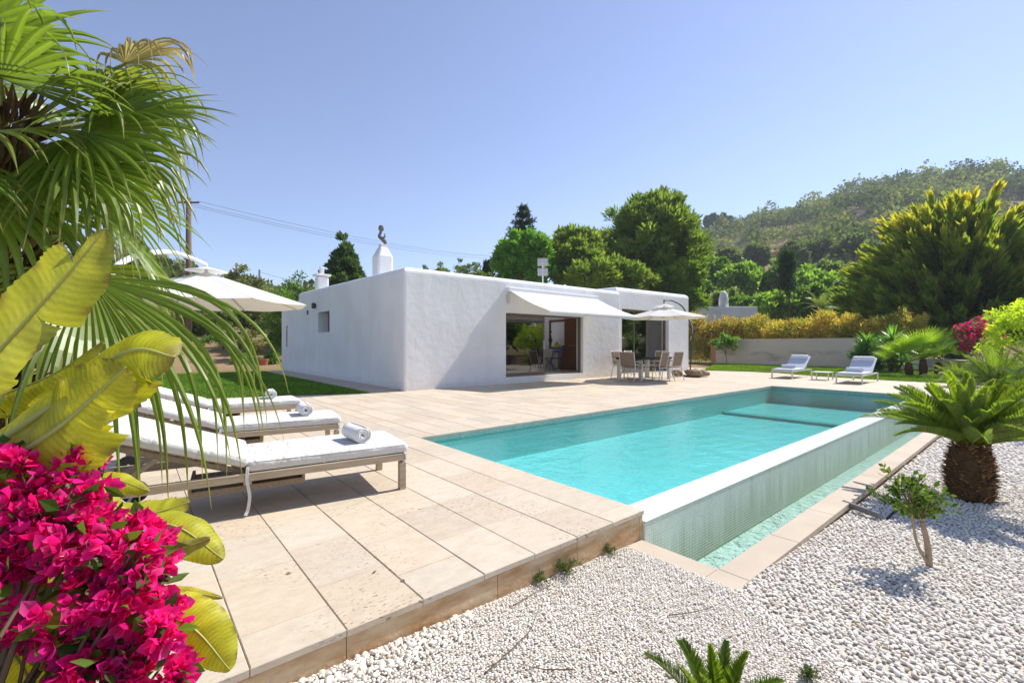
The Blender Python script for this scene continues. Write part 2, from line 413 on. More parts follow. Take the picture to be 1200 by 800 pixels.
# ---- travertine deck: slabs with open joints
rng = np.random.default_rng(3)
def slabs(mb, cols, x0, x1, y0, y1, pitch=.345, first=0.0, seedk=0):
    g = .0016; xs = [x1]
    while xs[-1]-pitch > x0+.03: xs.append(xs[-1]-pitch)
    xs.append(x0)
    for a, b in zip(xs[1:], xs[:-1]):
        y = y0; L = rng.uniform(.12, .55)
        while y < y1-.02:
            e = min(y+L, y1)
            if y1-e < .1: e = y1
            dz = rng.uniform(-.0012, .0012)
            tone = rng.uniform(.90, 1.07); w = rng.uniform(-.03, .03)
            X0, X1, Y0, Y1 = a+g, b-g, y+(g*.75 if y > y0 else 0), e-g*.75
            bv = .0035; z = dz
            V = [(X0,Y0,z-.03),(X1,Y0,z-.03),(X1,Y1,z-.03),(X0,Y1,z-.03),(X0,Y0,z-bv),(X1,Y0,z-bv),(X1,Y1,z-bv),(X0,Y1,z-bv),
                 (X0+bv,Y0+bv,z),(X1-bv,Y0+bv,z),(X1-bv,Y1-bv,z),(X0+bv,Y1-bv,z)]
            o = len(mb[0]); mb[0].extend(V); cols.extend([(tone*(1+w), tone, tone*(1-w))]*12)
            for q in [(0,1,5,4),(1,2,6,5),(2,3,7,6),(3,0,4,7),(4,5,9,8),(5,6,10,9),(6,7,11,10),(7,4,8,11),(8,9,10,11)]:
                mb[1].append(tuple(i+o for i in q))
            y = e; L = rng.choice([.50, .53, .56, .40, .60], p=[.3, .3, .2, .1, .1])
V, Fc, cols = [], [], []
slabs((V, Fc), cols, -.10, 2.74, 1.835, 5.05)
slabs((V, Fc), cols, -8.0, -.10, 3.1, 10.35)
slabs((V, Fc), cols, -.10, 2.74, 5.05, 12.2)
slabs((V, Fc), cols, -8.0, -.10, 10.35, 15.5)
slabs((V, Fc), cols, 2.74, 13.66, 5.05, 10.30)
slabs((V, Fc), cols, 13.66, 20.0, 1.15, 10.50)
slabs((V, Fc), cols, 18.99, 21.2, 10.50, 15.0)
slabs((V, Fc), cols, 2.74, 5.12, 10.30, 11.2)
o = npmesh('pool_deck', V, Fc, M['trav'], col=cols); tag(o, kind='structure')
mb = MB()
for a in [(-.12,1.85,2.735,12.2),(-8,3.1,-.12,15.5),(2.735,5.06,13.67,11.2),(13.67,1.15,20,10.5),(19,10.5,21.2,15)]:
    mb.box(a[0], a[1], -.34, a[2], a[3], -.012)
o = mb.build('deck_base', M['grout']); tag(o, kind='structure')
mb = MB(); x = -.12
while x < 2.7:
    e = min(x+rng.uniform(.55, .8), 2.735)
    mb.box(x+.0015, 1.842, -.34, e-.0015, 1.853, -.034); x = e
mb.box(2.726, 1.853, -.3, 2.737, 2.1, -.034)
o = mb.build('deck_riser', M['riser'], bevel=.002); tag(o, kind='structure')
o = MB().box(-6, 1.0, -.3, -.13, 3.09, -.05).build('planting_bed', M['soil']); tag(o, kind='structure')

# ---- lawns
o = npmesh('lawn', [(4.33,10.36,.004),(4.33,21.9,.004),(-12,24,.004),(-12,15.6,.004),(1.65,11.42,.004)], [(0,1,2,3,4)], M['lawnsoil']); tag(o, kind='structure')
LWN = [(19.45,9.95),(20.25,7.62),(18.98,5.42),(18.5,3.31),(18.5,2.0),(18.9,-1.0),(26.95,-6),(26.95,13.0),(20.9,10.6)]
o = npmesh('lawn', [(x, y, .006) for x, y in LWN], [tuple(range(9))], M['lawnsoil']); tag(o, kind='structure')
def inpoly(P, poly):
    x, y = P[:, 0], P[:, 1]; ins = np.zeros(len(P), bool); n = len(poly)
    for i in range(n):
        (x0, y0), (x1, y1) = poly[i], poly[(i+1) % n]
        c = ((y0 > y) != (y1 > y)) & (x < (x1-x0)*(y-y0)/(y1-y0+1e-12)+x0); ins ^= c
    return ins
def grass(name, poly, n, h, seed, c0, c1):
    g = np.random.default_rng(seed); a = np.array(poly); lo, hi = a.min(0), a.max(0)
    P = g.uniform(lo, hi, (n*2, 2)); P = P[inpoly(P, poly)][:n]; k = len(P)
    th = g.uniform(0, 6.28, k); hh = h*g.uniform(.6, 1.3, k); w = g.uniform(.006, .012, k)*1.3
    s = np.stack([np.cos(th), np.sin(th), 0*th], -1); ln = g.normal(0, .45, (k, 2))*hh[:, None]
    b = np.column_stack([P, np.full(k, .0)])
    tip = b + np.column_stack([ln, hh])
    V = np.stack([b-s*w[:, None], b+s*w[:, None], tip], 1).reshape(-1, 3)
    m = g.uniform(0, 1, (k, 1)); pt = (vnoise(P[:, 0], P[:, 1], 1.2, 2)*.5+.5)[:, None]
    C = np.repeat((np.array(c0)*(1-m)+np.array(c1)*m)*(.75+.6*pt), 3, 0)
    o = npmesh(name, V, np.arange(3*k).reshape(-1, 3), M['grass'], col=C)
    return tag(o, kind='stuff')
grass('lawn_grass', [(4.33,10.36),(4.33,21.5),(-5,22),(-5,13.9),(1.65,11.42)], 70000, .05, 1, (.09,.19,.015), (.20,.34,.035))
grass('lawn_grass', LWN, 60000, .06, 2, (.13,.24,.02), (.26,.38,.04))
slb = MB()
for i in range(11):
    slb.box(4.36, 10.45+i, -.2, 5.148, 11.44+i, .03)
o = slb.build('house_path', M['coping'], bevel=.006); tag(o, kind='structure')

# ================================================================== POOL
pool = emp('swimming_pool', 'long turquoise infinity pool with white mosaic overflow edge and stone trough', 'pool', (2.74, 1.2, -.3))
X0, X1, Y0, Y1 = 2.742, 13.655, 2.10, 5.047
b = MB()
zf, zs, xs_ = -.50, -.45, 10.75
b.box(X0, Y0, zf-.2, xs_, Y1, zf)                 # deep floor
b.box(xs_, Y0, zf-.2, X1, Y1, zs)                 # shelf
b.box(X0-.15, Y0, zf-.2, X0, Y1, -.036)
b.box(X1, Y0, zf-.2, X1+.2, Y1+.2, -.036)
b.box(X0-.15, Y1, zf-.2, X1, Y1+.2, -.036)
b.build('basin', M['pool'], pool, True)
b = MB(); b.box(X0+.002, Y0+.002, zs-.16, xs_-.001, Y0+.0021, zs)
MB().box(xs_-.012, Y0+.003, zs-.14, xs_-.001, Y1-.003, zs+.004).box(xs_-.001, Y0+.003, zs+.0005, xs_+.22, Y1-.003, zs+.004).build('shelf_edge', M['pooledge'], pool, True)
b = MB(); b.box(X0, Y1-.006, -.11, X1-.007, Y1-.001, -.034); b.box(X1-.006, Y0+.01, -.11, X1-.001, Y1, -.034); b.box(X0+.001, Y0+.01, -.11, X0+.006, Y1-.007, -.034)
b.build('waterline_band', M['mosaic_dark'], pool, True)
MB().box(2.742, 1.828, -1.3, 14.0, 2.098, -.0865).build('overflow_wall', M['mosaic'], pool, True, bevel=.006)
MB().box(2.742, 1.824, -.0862, 14.0, 2.10, -.080).build('overflow_crest', M['mosaic_top'], pool, True, bevel=.002)
MB().box(2.71, 1.30, -.95, 14.0, 1.828, -.578).box(2.70, 1.285, -.9, 14.0, 1.30, -.205).box(2.695, 1.30, -.9, 2.71, 1.828, -.205).build('trough', M['trough'], pool, True)
b = MB(); x = 2.715
while x < 13.4:
    e = x+.78; b.box(x+.0008, 1.12, -.245, e-.0008, 1.302, -.2); x = e
b.box(2.55, 1.12, -.245, 2.7135, 1.302, -.2)
b.box(2.55, 1.3035, -.245, 2.712, 1.842, -.2)
b.build('trough_coping', M['coping'], pool, True, bevel=.004)
b = MB().box(2.57, 1.14, -.9, 13.4, 1.284, -.246).box(2.57, 1.284, -.9, 2.694, 1.85, -.246)
b.build('trough_wall', M['riser'], pool, True)
def sheet(name, x0, x1, y0, y1, z, mat, n=2):
    o = npmesh(name, [(x0,y0,z),(x1,y0,z),(x1,y1,z),(x0,y1,z)], [(0,1,2,3)], mat)
    return tag(o, kind='structure')
sheet('pool_water', X0, X1, Y0-.004, Y1, -.0785, M['water'])
sheet('trough_water', 2.71, 14.0, 1.30, 1.827, -.55, M['chwater'])
# drain pipe
pp = MB().tube([(4.72,1.17,-.215),(4.61,.90,-.225)], .024, 12).build('drain_pipe', M['pipe']); tag(pp, 'short grey drain pipe sticking out of the trough wall over white pebbles', 'pipe')

# ================================================================== HOUSE
def evaluated(o):
    dg = bpy.context.evaluated_depsgraph_get(); dg.update()
    me = bpy.data.meshes.new_from_object(o.evaluated_get(dg)); o.modifiers.clear(); o.data = me
def cut(o, boxes):
    tmp = []
    for bx in boxes:
        c = MB().box(*bx).build('cutter', None) if False else None
        me = bpy.data.meshes.new('cutter'); mb = MB().box(*bx); me.from_pydata(mb.v, [], mb.f)
        c = bpy.data.objects.new('cutter', me); COL.objects.link(c); tmp.append(c)
        m = o.modifiers.new('Cut', 'BOOLEAN'); m.operation = 'DIFFERENCE'; m.object = c; m.solver = 'EXACT'
    evaluated(o)
    for c in tmp: bpy.data.objects.remove(c)
def block(name, pts_bot, pts_top, parent, rt=.14, rv=.05):
    bm = bmesh.new(); vs = [bm.verts.new(p) for p in list(pts_bot)+list(pts_top)]
    for q in [(0,3,2,1),(4,5,6,7),(0,1,5,4),(1,2,6,5),(2,3,7,6),(3,0,4,7)]: bm.faces.new([vs[i] for i in q])
    bm.edges.ensure_lookup_table()
    top = [e for e in bm.edges if all(v.co.z > 1.5 for v in e.verts)]
    bmesh.ops.bevel(bm, geom=top, offset=rt, segments=5, affect='EDGES', profile=.5)
    ver = [e for e in bm.edges if abs(e.verts[0].co.z-e.verts[1].co.z) > 1.2]
    bmesh.ops.bevel(bm, geom=ver, offset=rv, segments=4, affect='EDGES', profile=.5)
    me = bpy.data.meshes.new(name); bm.to_mesh(me); bm.free()
    return link(name, me, parent, True, M['plaster'])
house = emp('villa', 'white flat-roofed Ibiza style villa with rounded parapets and glass doors beside the pool', 'house', (5.15, 10.25, 0))
HX, HY = 5.15, 10.25
main = block('main_block', [(HX,HY,-.4),(13.78,HY,-.4),(13.78,19.4,-.4),(HX,19.4,-.4)], [(HX,HY,3.07),(13.78,HY,3.10),(13.78,19.4,3.2),(HX,19.4,3.22)], house)
cut(main, [(6.3,10.55,.19,13.3,14.6,2.72), (8.37,10.0,.19,11.75,10.7,2.075), (8.2,15.3,.1,13.2,18.9,4), (11.6,12.3,2.5,13.0,14.2,4), (10.4,14.3,.95,12.4,15.6,2.25),  # roof cuts for an added court and skylight, made to brighten the room
           (4.9,15.73,1.57,5.75,16.95,2.29)])
wing = block('wing_block', [(13.80,10.42,-.4),(19.0,10.42,-.4),(19.0,19,-.4),(13.80,19,-.4)], [(13.80,10.42,3.30),(19.0,10.42,3.36),(19.0,19,3.4),(13.80,19,3.4)], house, .2, .07)
cut(wing, [(14.3,10.75,.04,18.6,14.5,2.7), (14.12,10.2,.04,17.35,10.9,2.50)])
rear = block('rear_block', [(HX,19.405,-.4),(13.78,19.405,-.4),(13.78,22.1,-.4),(HX,22.1,-.4)], [(HX,19.405,2.92),(13.78,19.405,2.92),(13.78,22.1,2.66),(HX,22.1,2.66)], house, .06)
cut(rear, [(5.0,21.05,1.05,5.4,21.35,1.95)])
# roof slabs behind parapets are part of the blocks; plinth in front of the door
d = link('sliding_door', bpy.data.meshes.new('sliding_door'), house, True)
def frame_rect(mb, x0, x1, z0, z1, y0, y1, w):
    mb.box(x0, y0, z0, x0+w, y1, z1); mb.box(x1-w, y0, z0, x1, y1, z1); mb.box(x0+w, y0, z1-w, x1-w, y1, z1); mb.box(x0+w, y0, z0, x1-w, y1, z0+w)
bpy.data.objects.remove(d)
mb = MB(); frame_rect(mb, 8.372, 11.748, .192, 2.073, 10.36, 10.46, .05); door = mb.build('sliding_door', M['bronze'], house, True, bevel=.004)
mb = MB(); frame_rect(mb, 8.425, 10.05, .244, 2.02, 10.375, 10.415, .05); pf = mb.build('door_leaf', M['bronze'], door, False, bevel=.003)
def reparent_world(o, off): o.location = off
MB().box(8.476, 10.39, .295, 9.999, 10.398, 1.969).build('pane', M['glass'], door)
mb = MB(); frame_rect(mb, 8.50, 10.10, .244, 2.02, 10.42, 10.455, .05); mb.build('door_leaf', M['bronze'], door, bevel=.003)
MB().box(10.0, 10.352, 1.0, 10.03, 10.374, 1.28).build('handle', M['alu'], door, bevel=.005)
mb = MB(); frame_rect(mb, 14.125, 17.345, .045, 2.495, 10.56, 10.66, .06); mb.box(15.1, 10.58, .105, 15.17, 10.65, 2.435); mb.box(15.95, 10.58, .105, 16.03, 10.65, 2.435)
win = mb.build('window_wall', M['bronze'], house, True, bevel=.004)
MB().box(14.19, 10.60, .11, 15.095, 10.608, 2.43).box(15.175, 10.60, .11, 15.945, 10.608, 2.43).build('pane', M['glass_green'], win)
mb = MB()
mb2 = MB()
w1 = MB(); w1.box(5.50, 15.735, 1.575, 5.56, 15.80, 2.285); w1.box(5.50, 16.88, 1.575, 5.56, 16.945, 2.285); w1.box(5.50, 15.80, 2.22, 5.56, 16.88, 2.285); w1.box(5.50, 15.80, 1.575, 5.56, 16.88, 1.64); w1.box(5.505, 16.30, 1.64, 5.555, 16.36, 2.22)
w1o = w1.build('window', M['bronze'], house, True, bevel=.004)
MB().box(5.52, 15.80, 1.64, 5.528, 16.30, 2.22).box(5.52, 16.36, 1.64, 5.528, 16.88, 2.22).build('pane', M['glass'], w1o)
MB().box(5.71, 15.74, 1.58, 5.735, 16.94, 2.28).build('dark_backing', M['dark_open'], w1o)  # dark sheet, its colour stands in for the unlit room behind the panes
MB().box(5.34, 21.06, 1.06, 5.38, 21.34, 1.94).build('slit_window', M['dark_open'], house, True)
# wall lamp and small vent on the side wall
lb = MB().lathe([(.055,-.10),(.07,-.06),(.07,.06),(.05,.10)], (5.07,17.2,2.55), 14).box(5.07,17.17,2.5,5.15,17.23,2.6); lb.build('wall_lamp', M['dark_metal'], house, True, bevel=.004)
MB().box(5.12, 18.1, 2.28, 5.152, 18.22, 2.44).build('wall_vent', M['dark_metal'], house, True, bevel=.004)
# chimneys
def chimney(name, c, w, z0, zs, zt, wt):
    x, y = c; mb = MB(); h = w/2; q = wt/2
    mb.hexa([(x-h,y-h,z0),(x+h,y-h,z0),(x+h,y+h,z0),(x-h,y+h,z0)], [(x-h,y-h,zs),(x+h,y-h,zs),(x+h,y+h,zs),(x-h,y+h,zs)])
    mb.hexa([(x-h,y-h,zs),(x+h,y-h,zs),(x+h,y+h,zs),(x-h,y+h,zs)], [(x-q,y-q,zt),(x+q,y-q,zt),(x+q,y+q,zt),(x-q,y+q,zt)])
    mb.v = mb.v[:8]+mb.v[12:]; mb.f = [(0,3,2,1),(0,1,5,4),(1,2,6,5),(2,3,7,6),(3,0,4,7),(4,5,9,8),(5,6,10,9),(6,7,11,10),(7,4,8,11),(8,9,10,11)]
    return mb.build(name, M['plaster'], house, True, bevel=.07, seg=4)
c1 = chimney('chimney', (6.32, 14.12), .52, 2.7, 4.00, 4.34, .24)
MB().box(6.22, 14.02, 4.34, 6.42, 14.22, 4.42).build('chimney_neck', M['plaster'], c1, bevel=.015)
c2 = chimney('chimney', (6.2, 19.9), .46, 2.6, 3.95, 4.02, .36)
MB().box(5.90, 19.6, 4.02, 6.5, 20.2, 4.10).box(6.12, 19.82, 4.10, 6.28, 19.98, 4.42).build('chimney_cap', M['plaster'], c2, bevel=.02)
# roof sculpture: twisted cowl figure on the front chimney
st = MB(); bs = np.array([6.32, 14.12, 4.41]); rv = RGT
P = [bs+rv*.10, bs+rv*.12+UPV*.10, bs+rv*.02+UPV*.22, bs-rv*.13+UPV*.36, bs-rv*.10+UPV*.50, bs-rv*.06+UPV*.60]
st.tube(catmull(P, 18), np.interp(np.linspace(0, 1, 18), [0, .3, .55, .75, 1], [.05, .09, .085, .06, .05]), 10)
st.tube(catmull([bs+rv*.0+UPV*.28, bs+rv*.10+UPV*.36, bs+rv*.09+UPV*.50], 8), np.linspace(.06, .015, 8), 8)
st.lathe([(.02,-.14),(.10,-.10),(.125,0),(.10,.10),(.03,.14)], tuple(bs-rv*.06+UPV*.72), 14)
st.v = [tuple(bs+(np.array(v)-bs)*.74) for v in st.v]; so = st.build('roof_ornament', M['statue'], smooth=True); tag(so, 'dark twisted stone figure perched on top of the front white chimney', 'statue')
# antenna panels on the roof
q = W(636, 327, 24.0)
an = emp('antenna', 'small double panel antenna on a thin white pole standing on the villa roof', 'antenna', (q[0], q[1], 3.0))
MB().tube([(0,0,-.2),(0,0,q[2]+.3-3.0+.6)], .035, 8).build('pole', M['white_metal'], an)
a1 = MB()
for k in (0, 1):
    zc = q[2]-3.0+.38+k*.52
    a1 = MB(); a = -RGT*.27; bq = RGT*.27
    a1.bar(a+UPV*zc, bq+UPV*zc, .05, .40); a1.build('panel', M['alu'], an, bevel=.01)
    s = MB()
    for j in range(5): s.bar(a+UPV*(zc-.16+.08*j)-FWD*.032, bq+UPV*(zc-.16+.08*j)-FWD*.032, .012, .012)
    s.build('element', M['dark_metal'], an)
# awning
aw = MB(); AX0, AX1, AZ, AF, AZF = 8.42, 12.34, 2.74, 8.50, 2.04
awn = aw.box(AX0-.06, 10.10, AZ-.06, AX1+.06, 10.25, AZ+.07).build('awning', M['white_metal'], house, True, bevel=.02)
n = 14; V = []; Fc = []
for j in range(n+1):
    u = j/n; y = 10.12+(AF-10.12)*u; z = AZ-.03+(AZF-AZ+.03)*u-.05*math.sin(math.pi*u)
    for i in range(n+1): V.append((AX0+(AX1-AX0)*i/n, y, z))
for k in (1, 2):
    for i in range(n+1): V.append((AX0+(AX1-AX0)*i/n, AF-.004*k, AZF-.055*k-.008*math.sin(i*2.1)*(k == 2)))
for j in range(n+2):
    for i in range(n): a = j*(n+1)+i; Fc.append((a, a+1, a+n+2, a+n+1))
npmesh('awning_cloth', V, Fc, M['awning'], awn, smooth=False)
MB().box(AX0-.02, AF-.02, AZF-.05, AX1+.02, AF+.035, AZF-.005).build('front_bar', M['white_metal'], awn, bevel=.01)
for xa in (AX0+.12, AX1-.12):
    dx = .55 if xa < 10 else -.55
    m = MB(); m.tube([(xa,10.12,AZ-.10),(xa+dx,9.35,AZ-.42),(xa+dx*.25,AF+.05,AZF-.06)], .022, 8); m.build('folding_arm', M['alu'], awn)
MB().box(8.40, 10.20, 2.36, 8.50, 10.255, 2.62).build('crank_box', M['alu'], awn, bevel=.01)

# ---- inside the living room
rm = emp('wooden_cabinet', 'tall dark brown wooden cabinet with drawers seen through the open door', 'cabinet', (12.95, 11.65, .19))
MB().box(-.32, -.5, 0, .32, .45, .92).build('base_chest', M['cabinet'], rm, bevel=.01)
MB().box(-.18, -.5, .925, .32, .45, 1.95).build('upper_case', M['cabinet'], rm, bevel=.01)
mb = MB()
for i in range(2): mb.box(-.335, -.47+.47*i, .08, -.321, -.05+.47*i, .84)
mb.build('door_panel', M['cabinet'], rm, bevel=.006)
mr = MB(); frame_rect(mr, 10.35, 12.45, .90, 2.30, 14.53, 14.62, .09)
mr.build('inner_window', M['cabinet'], house, True, bevel=.005)  # opens onto the added court, which lets daylight into the room
mr = MB(); frame_rect(mr, 12.40, 13.40, .95, 2.15, 13.23, 13.29, .09); mr.v = [(y, x, z) for x, y, z in mr.v]; mr.f = [f[::-1] for f in mr.f]
mi = mr.build('wall_mirror', M['cabinet'], None, bevel=.005); tag(mi, 'dark wood framed wall mirror seen through the open sliding door', 'mirror')
MB().box(13.262, 12.49, 1.04, 13.285, 13.31, 2.06).build('painted_reflection', M['white_metal'], mi)  # pale sheet, the mirror's bright reflection is put into its colour
o = MB().box(12.78, 12.45, .20, 13.24, 13.4, .97).build('sideboard', M['floor_in'], None, bevel=.01); tag(o, 'low pale sideboard under the dark framed mirror of the living room', 'sideboard')
mb = MB()
for k, (x, y, z, r) in enumerate([(12.95,12.6,1.06,.09),(12.98,12.76,1.065,.095),(12.93,12.68,1.17,.09),(13.08,12.66,1.06,.09)]):
    mb.lathe([(r*math.sin(a), -r*math.cos(a)) for a in np.linspace(.15, 3.0, 8)], (x, y, z), 12)
o = mb.build('fruit_pile', M['yellow'], smooth=True); tag(o, 'heap of yellow lemons on the pale sideboard under the dark framed mirror', 'fruit')
o = MB().lathe([(.07,0),(.09,.02),(.03,.06),(.05,.25),(.09,.35),(.05,.45),(.02,.62),(.06,.68),(.015,.76)], (12.97,13.05,.97), 14).build('black_figurine', M['dark_metal'], smooth=True); tag(o, 'slim black figurine standing on the pale sideboard beside the lemons', 'figurine')
def folding_chair():
    r = emp('folding_chair', 'blue slatted folding chair just inside the open sliding door', 'chair', group='blue folding chairs in the living room')
    mb = MB()
    for i in range(4): mb.box(-.19, -.18+.1*i, .44, .19, -.10+.1*i, .46)
    mb.build('seat', M['blue'], r, bevel=.003)
    mb = MB(); mb.box(-.19, .24, .66, .19, .26, .74); mb.box(-.19, .25, .78, .19, .27, .86); mb.build('backrest', M['blue'], r, bevel=.003)
    for s in (-.2, .2):
        MB().tube([(s,-.24,0),(s,.10,.44),(s,.28,.88)], .010, 6).build('leg', M['dark_metal'], r)
        MB().tube([(s*.9,.26,0),(s*.9,-.18,.44)], .010, 6).build('leg', M['dark_metal'], r)
    return r
fc = folding_chair(); fc.location = (12.0, 11.75, .19); fc.rotation_euler.z = R(150)
for (x, y, a, lb) in [(12.25,12.35,215,'blue folding chair in front of the pale sideboard with the lemons'),(10.9,12.5,70,'blue folding chair behind the closed glass door leaf'),(11.6,13.3,200,'blue folding chair deepest in the living room')]:
    c = copy_tree(fc); c.location = (x, y, .19); c.rotation_euler.z = R(a); c['label'] = lb
pic = MB(); frame_rect(pic, 7.2, 8.0, .95, 2.1, 14.57, 14.6, .04); po = pic.build('picture_frame', M['dark_metal']); tag(po, 'black framed picture on the back wall behind the closed glass door leaf', 'picture')
MB().box(7.245, 14.585, .995, 7.955, 14.598, 2.055).build('picture_sheet', M['plaster_in'], po)
fl = MB().box(6.32, 10.57, .185, 13.28, 14.58, .198).box(8.38, 10.47, .185, 11.74, 10.57, .198).build('floor', M['floor_in']); tag(fl, kind='structure')
# back of wing room: pale wall with orange hanging and dark items
o = MB().box(16.72, 13.9, .9, 16.92, 13.93, 1.75).build('wall_hanging', M['terracotta'], None, bevel=.005); tag(o, 'pale orange wall hanging inside the right wing behind the green glass', 'wall hanging')
o = MB().box(15.9, 13.6, .05, 16.25, 14.0, 2.3).build('shelf_unit', M['cabinet'], None, bevel=.01); tag(o, 'narrow dark shelf unit inside the right wing behind the window wall', 'shelf')

# ================================================================== FURNITURE
def sun_lounger():
    r = emp('sun_lounger', None, 'sun lounger', group='wooden sun loungers in a row on the terrace')
    L, w = 1.98, .33
    mb = MB()
    for s in (-1, 1): mb.box(0.06, s*w-.02, .232, L, s*w+.02, .285)
    mb.box(L-.04, -w+.021, .225, L-.002, w-.021, .28); mb.box(.06, -w+.021, .225, .10, w-.021, .28); mb.box(.86, -w+.021, .20, .91, w-.021, .25)
    mb.build('frame', M['teak'], r, bevel=.004)
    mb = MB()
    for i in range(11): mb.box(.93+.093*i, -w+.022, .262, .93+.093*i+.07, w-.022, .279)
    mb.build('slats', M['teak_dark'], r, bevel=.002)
    for (x, s) in ((L-.03, -1), (L-.03, 1), (.20, -1), (.20, 1)):
        mb = MB()
        mb.box(x-.026, s*(w-.005)-.026, 0.0 if x > 1 else .06, x+.026, s*(w-.005)+.026, .2195); mb.build('leg', M['teak'], r, bevel=.004)
    for s in (-1, 1):
        y = s*(w+.045)
        tr = MB().lathe([(.058,-.014),(.078,-.018),(.082,0),(.078,.018),(.058,.014)], (0,0,0), 24)
        tr.v = [(a, c, b) for a, b, c in tr.v]; o = tr.build('wheel', M['rubber'], r, smooth=True); o.location = (.20, y, .083)
        hb = MB().lathe([(.055,-.012),(.055,.012)], (0,0,0), 20); hb.v = [(a, c, b) for a, b, c in hb.v]; hb.build('hub', M['teak'], o)
    MB().tube([(.20,-w-.06,.083),(.20,w+.06,.083)], .009, 8).build('axle', M['alu'], r)
    a = R(20); hx, hz = .88, .275
    mb = MB(); ux = np.array([-math.cos(a), 0, math.sin(a)]); hp = np.array([hx, 0, hz])
    for s in (-1, 1): mb.bar(hp+ux*.02+np.array([0,s*(w-.06),0]), hp+ux*.82+np.array([0,s*(w-.06),0]), .03, .035)
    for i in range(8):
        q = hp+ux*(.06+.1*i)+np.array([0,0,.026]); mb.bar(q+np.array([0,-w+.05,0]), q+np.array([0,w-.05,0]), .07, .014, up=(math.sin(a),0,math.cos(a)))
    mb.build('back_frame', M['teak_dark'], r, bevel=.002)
    for s in (-1, 1): MB().bar(hp+ux*.5+np.array([0,s*.22,-.01]), (.16, s*.22, .25), .02, .03).build('back_prop', M['teak'], r, bevel=.002)
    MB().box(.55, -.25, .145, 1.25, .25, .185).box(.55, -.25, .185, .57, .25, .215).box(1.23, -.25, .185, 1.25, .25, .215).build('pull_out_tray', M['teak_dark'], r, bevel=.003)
    V, Fc = rbox(1.12, .68, .078, .03, .035, .006, 1, 5); V = xform(V, (1.44, 0, .325))
    me = npmesh('mattress', V, Fc, M['cushion'], r, smooth=True)
    for zz in (.352, .297):
        lp_ = [(1.44+a*.548, b*.332, zz) for a, b in [(-1,-.9),(-.96,-1),(0,-1),(.96,-1),(1,-.9),(1,0),(1,.9),(.96,1),(0,1),(-.96,1),(-1,.9),(-1,0),(-1,-.9)]]
        MB().tube(lp_, .0045, 6).build('piping', M['cushion'], me, smooth=True)
    V, Fc = rbox(.82, .68, .078, .034, .035, .007, 2, 5); V = xform(V, (0, 0, 0), (0, 0, 0)); c = hp+ux*.425+np.array([math.sin(a), 0, math.cos(a)])*.075
    V = xform(V, tuple(c), (0, a, 0))
    npmesh('back_cushion', V, Fc, M['cushion'], r, smooth=True)
    V = catmull([(.885,-.345,.33),(.88,-.36,.24),(.895,-.365,.14),(.885,-.36,.05),(.87,-.37,.015)], 14)
    s = MB()
    for i in range(13): s.bar(V[i], V[i+1]+(V[i+1]-V[i])*.08, .020, .004, up=(0,1,0))
    s.build('tie_strap', M['cushion'], r)
    s = MB().tube(catmull([(L-.02,-.345,.30),(L-.01,-.36,.25),(L-.05,-.362,.20)], 8), .004, 6); s.build('tie_cord', M['cushion'], r)
    return r
def towel_roll(lab, mat, ln=.30, rad=.068):
    pts = []; n = 90
    for i in range(n):
        t = i/(n-1); a = t*2*math.pi*4.2; q = .012+(rad-.012)*t
        pts.append((q*math.cos(a), q*math.sin(a)*(.93)))
    V = []; Fc = []
    g = np.random.default_rng(len(lab)); m = 9
    for j in range(m):
        y = -ln/2+ln*j/(m-1)
        for i, (a, b) in enumerate(pts):
            e = .010*math.sin(i*.35+2*j)*(1 if j in (0, m-1) else 0)
            V.append((a*(1+.02*math.sin(j*1.3)), y+e, b+rad*.93))
    for j in range(m-1):
        for i in range(n-1): q = j*n+i; Fc.append((q, q+1, q+n+1, q+n))
    o = npmesh('rolled_towel', V, Fc, mat, smooth=True)
    s = o.modifiers.new('Solid', 'SOLIDIFY'); s.thickness = .0115; s.offset = 0
    return tag(o, lab, 'towel', 'rolled white towels on the loungers')
def loc_xy(base, rz, x, y, z):
    return (base[0]+x*math.cos(rz)-y*math.sin(rz), base[1]+x*math.sin(rz)+y*math.cos(rz), z)
spots = [((1.66,3.34), -8, 'weathered wooden sun lounger with white cushion nearest the camera'),
         ((1.72,5.02), -10, 'weathered wooden sun lounger with white cushion in the middle of the row of three'),
         ((1.84,6.98), -4, 'weathered wooden sun lounger with white cushion closest to the lawn')]
lg = sun_lounger()
tl = ['rolled white towel on the wooden lounger nearest the camera', 'rolled white towel on the middle wooden lounger', 'rolled white towel on the wooden lounger by the lawn']
for i, ((x, y), a, lab) in enumerate(spots):
    o = lg if i == 0 else copy_tree(lg)
    rz = R(a); b = loc_xy((x, y), rz, -1.95, .33, 0)
    o.location = b; o.rotation_euler.z = rz; o['label'] = lab
    tw = towel_roll(tl[i], M['towel']); tw.location = loc_xy(b, rz, 1.66, -.02+.05*i, .365); tw.rotation_euler.z = rz+R(8-6*i)
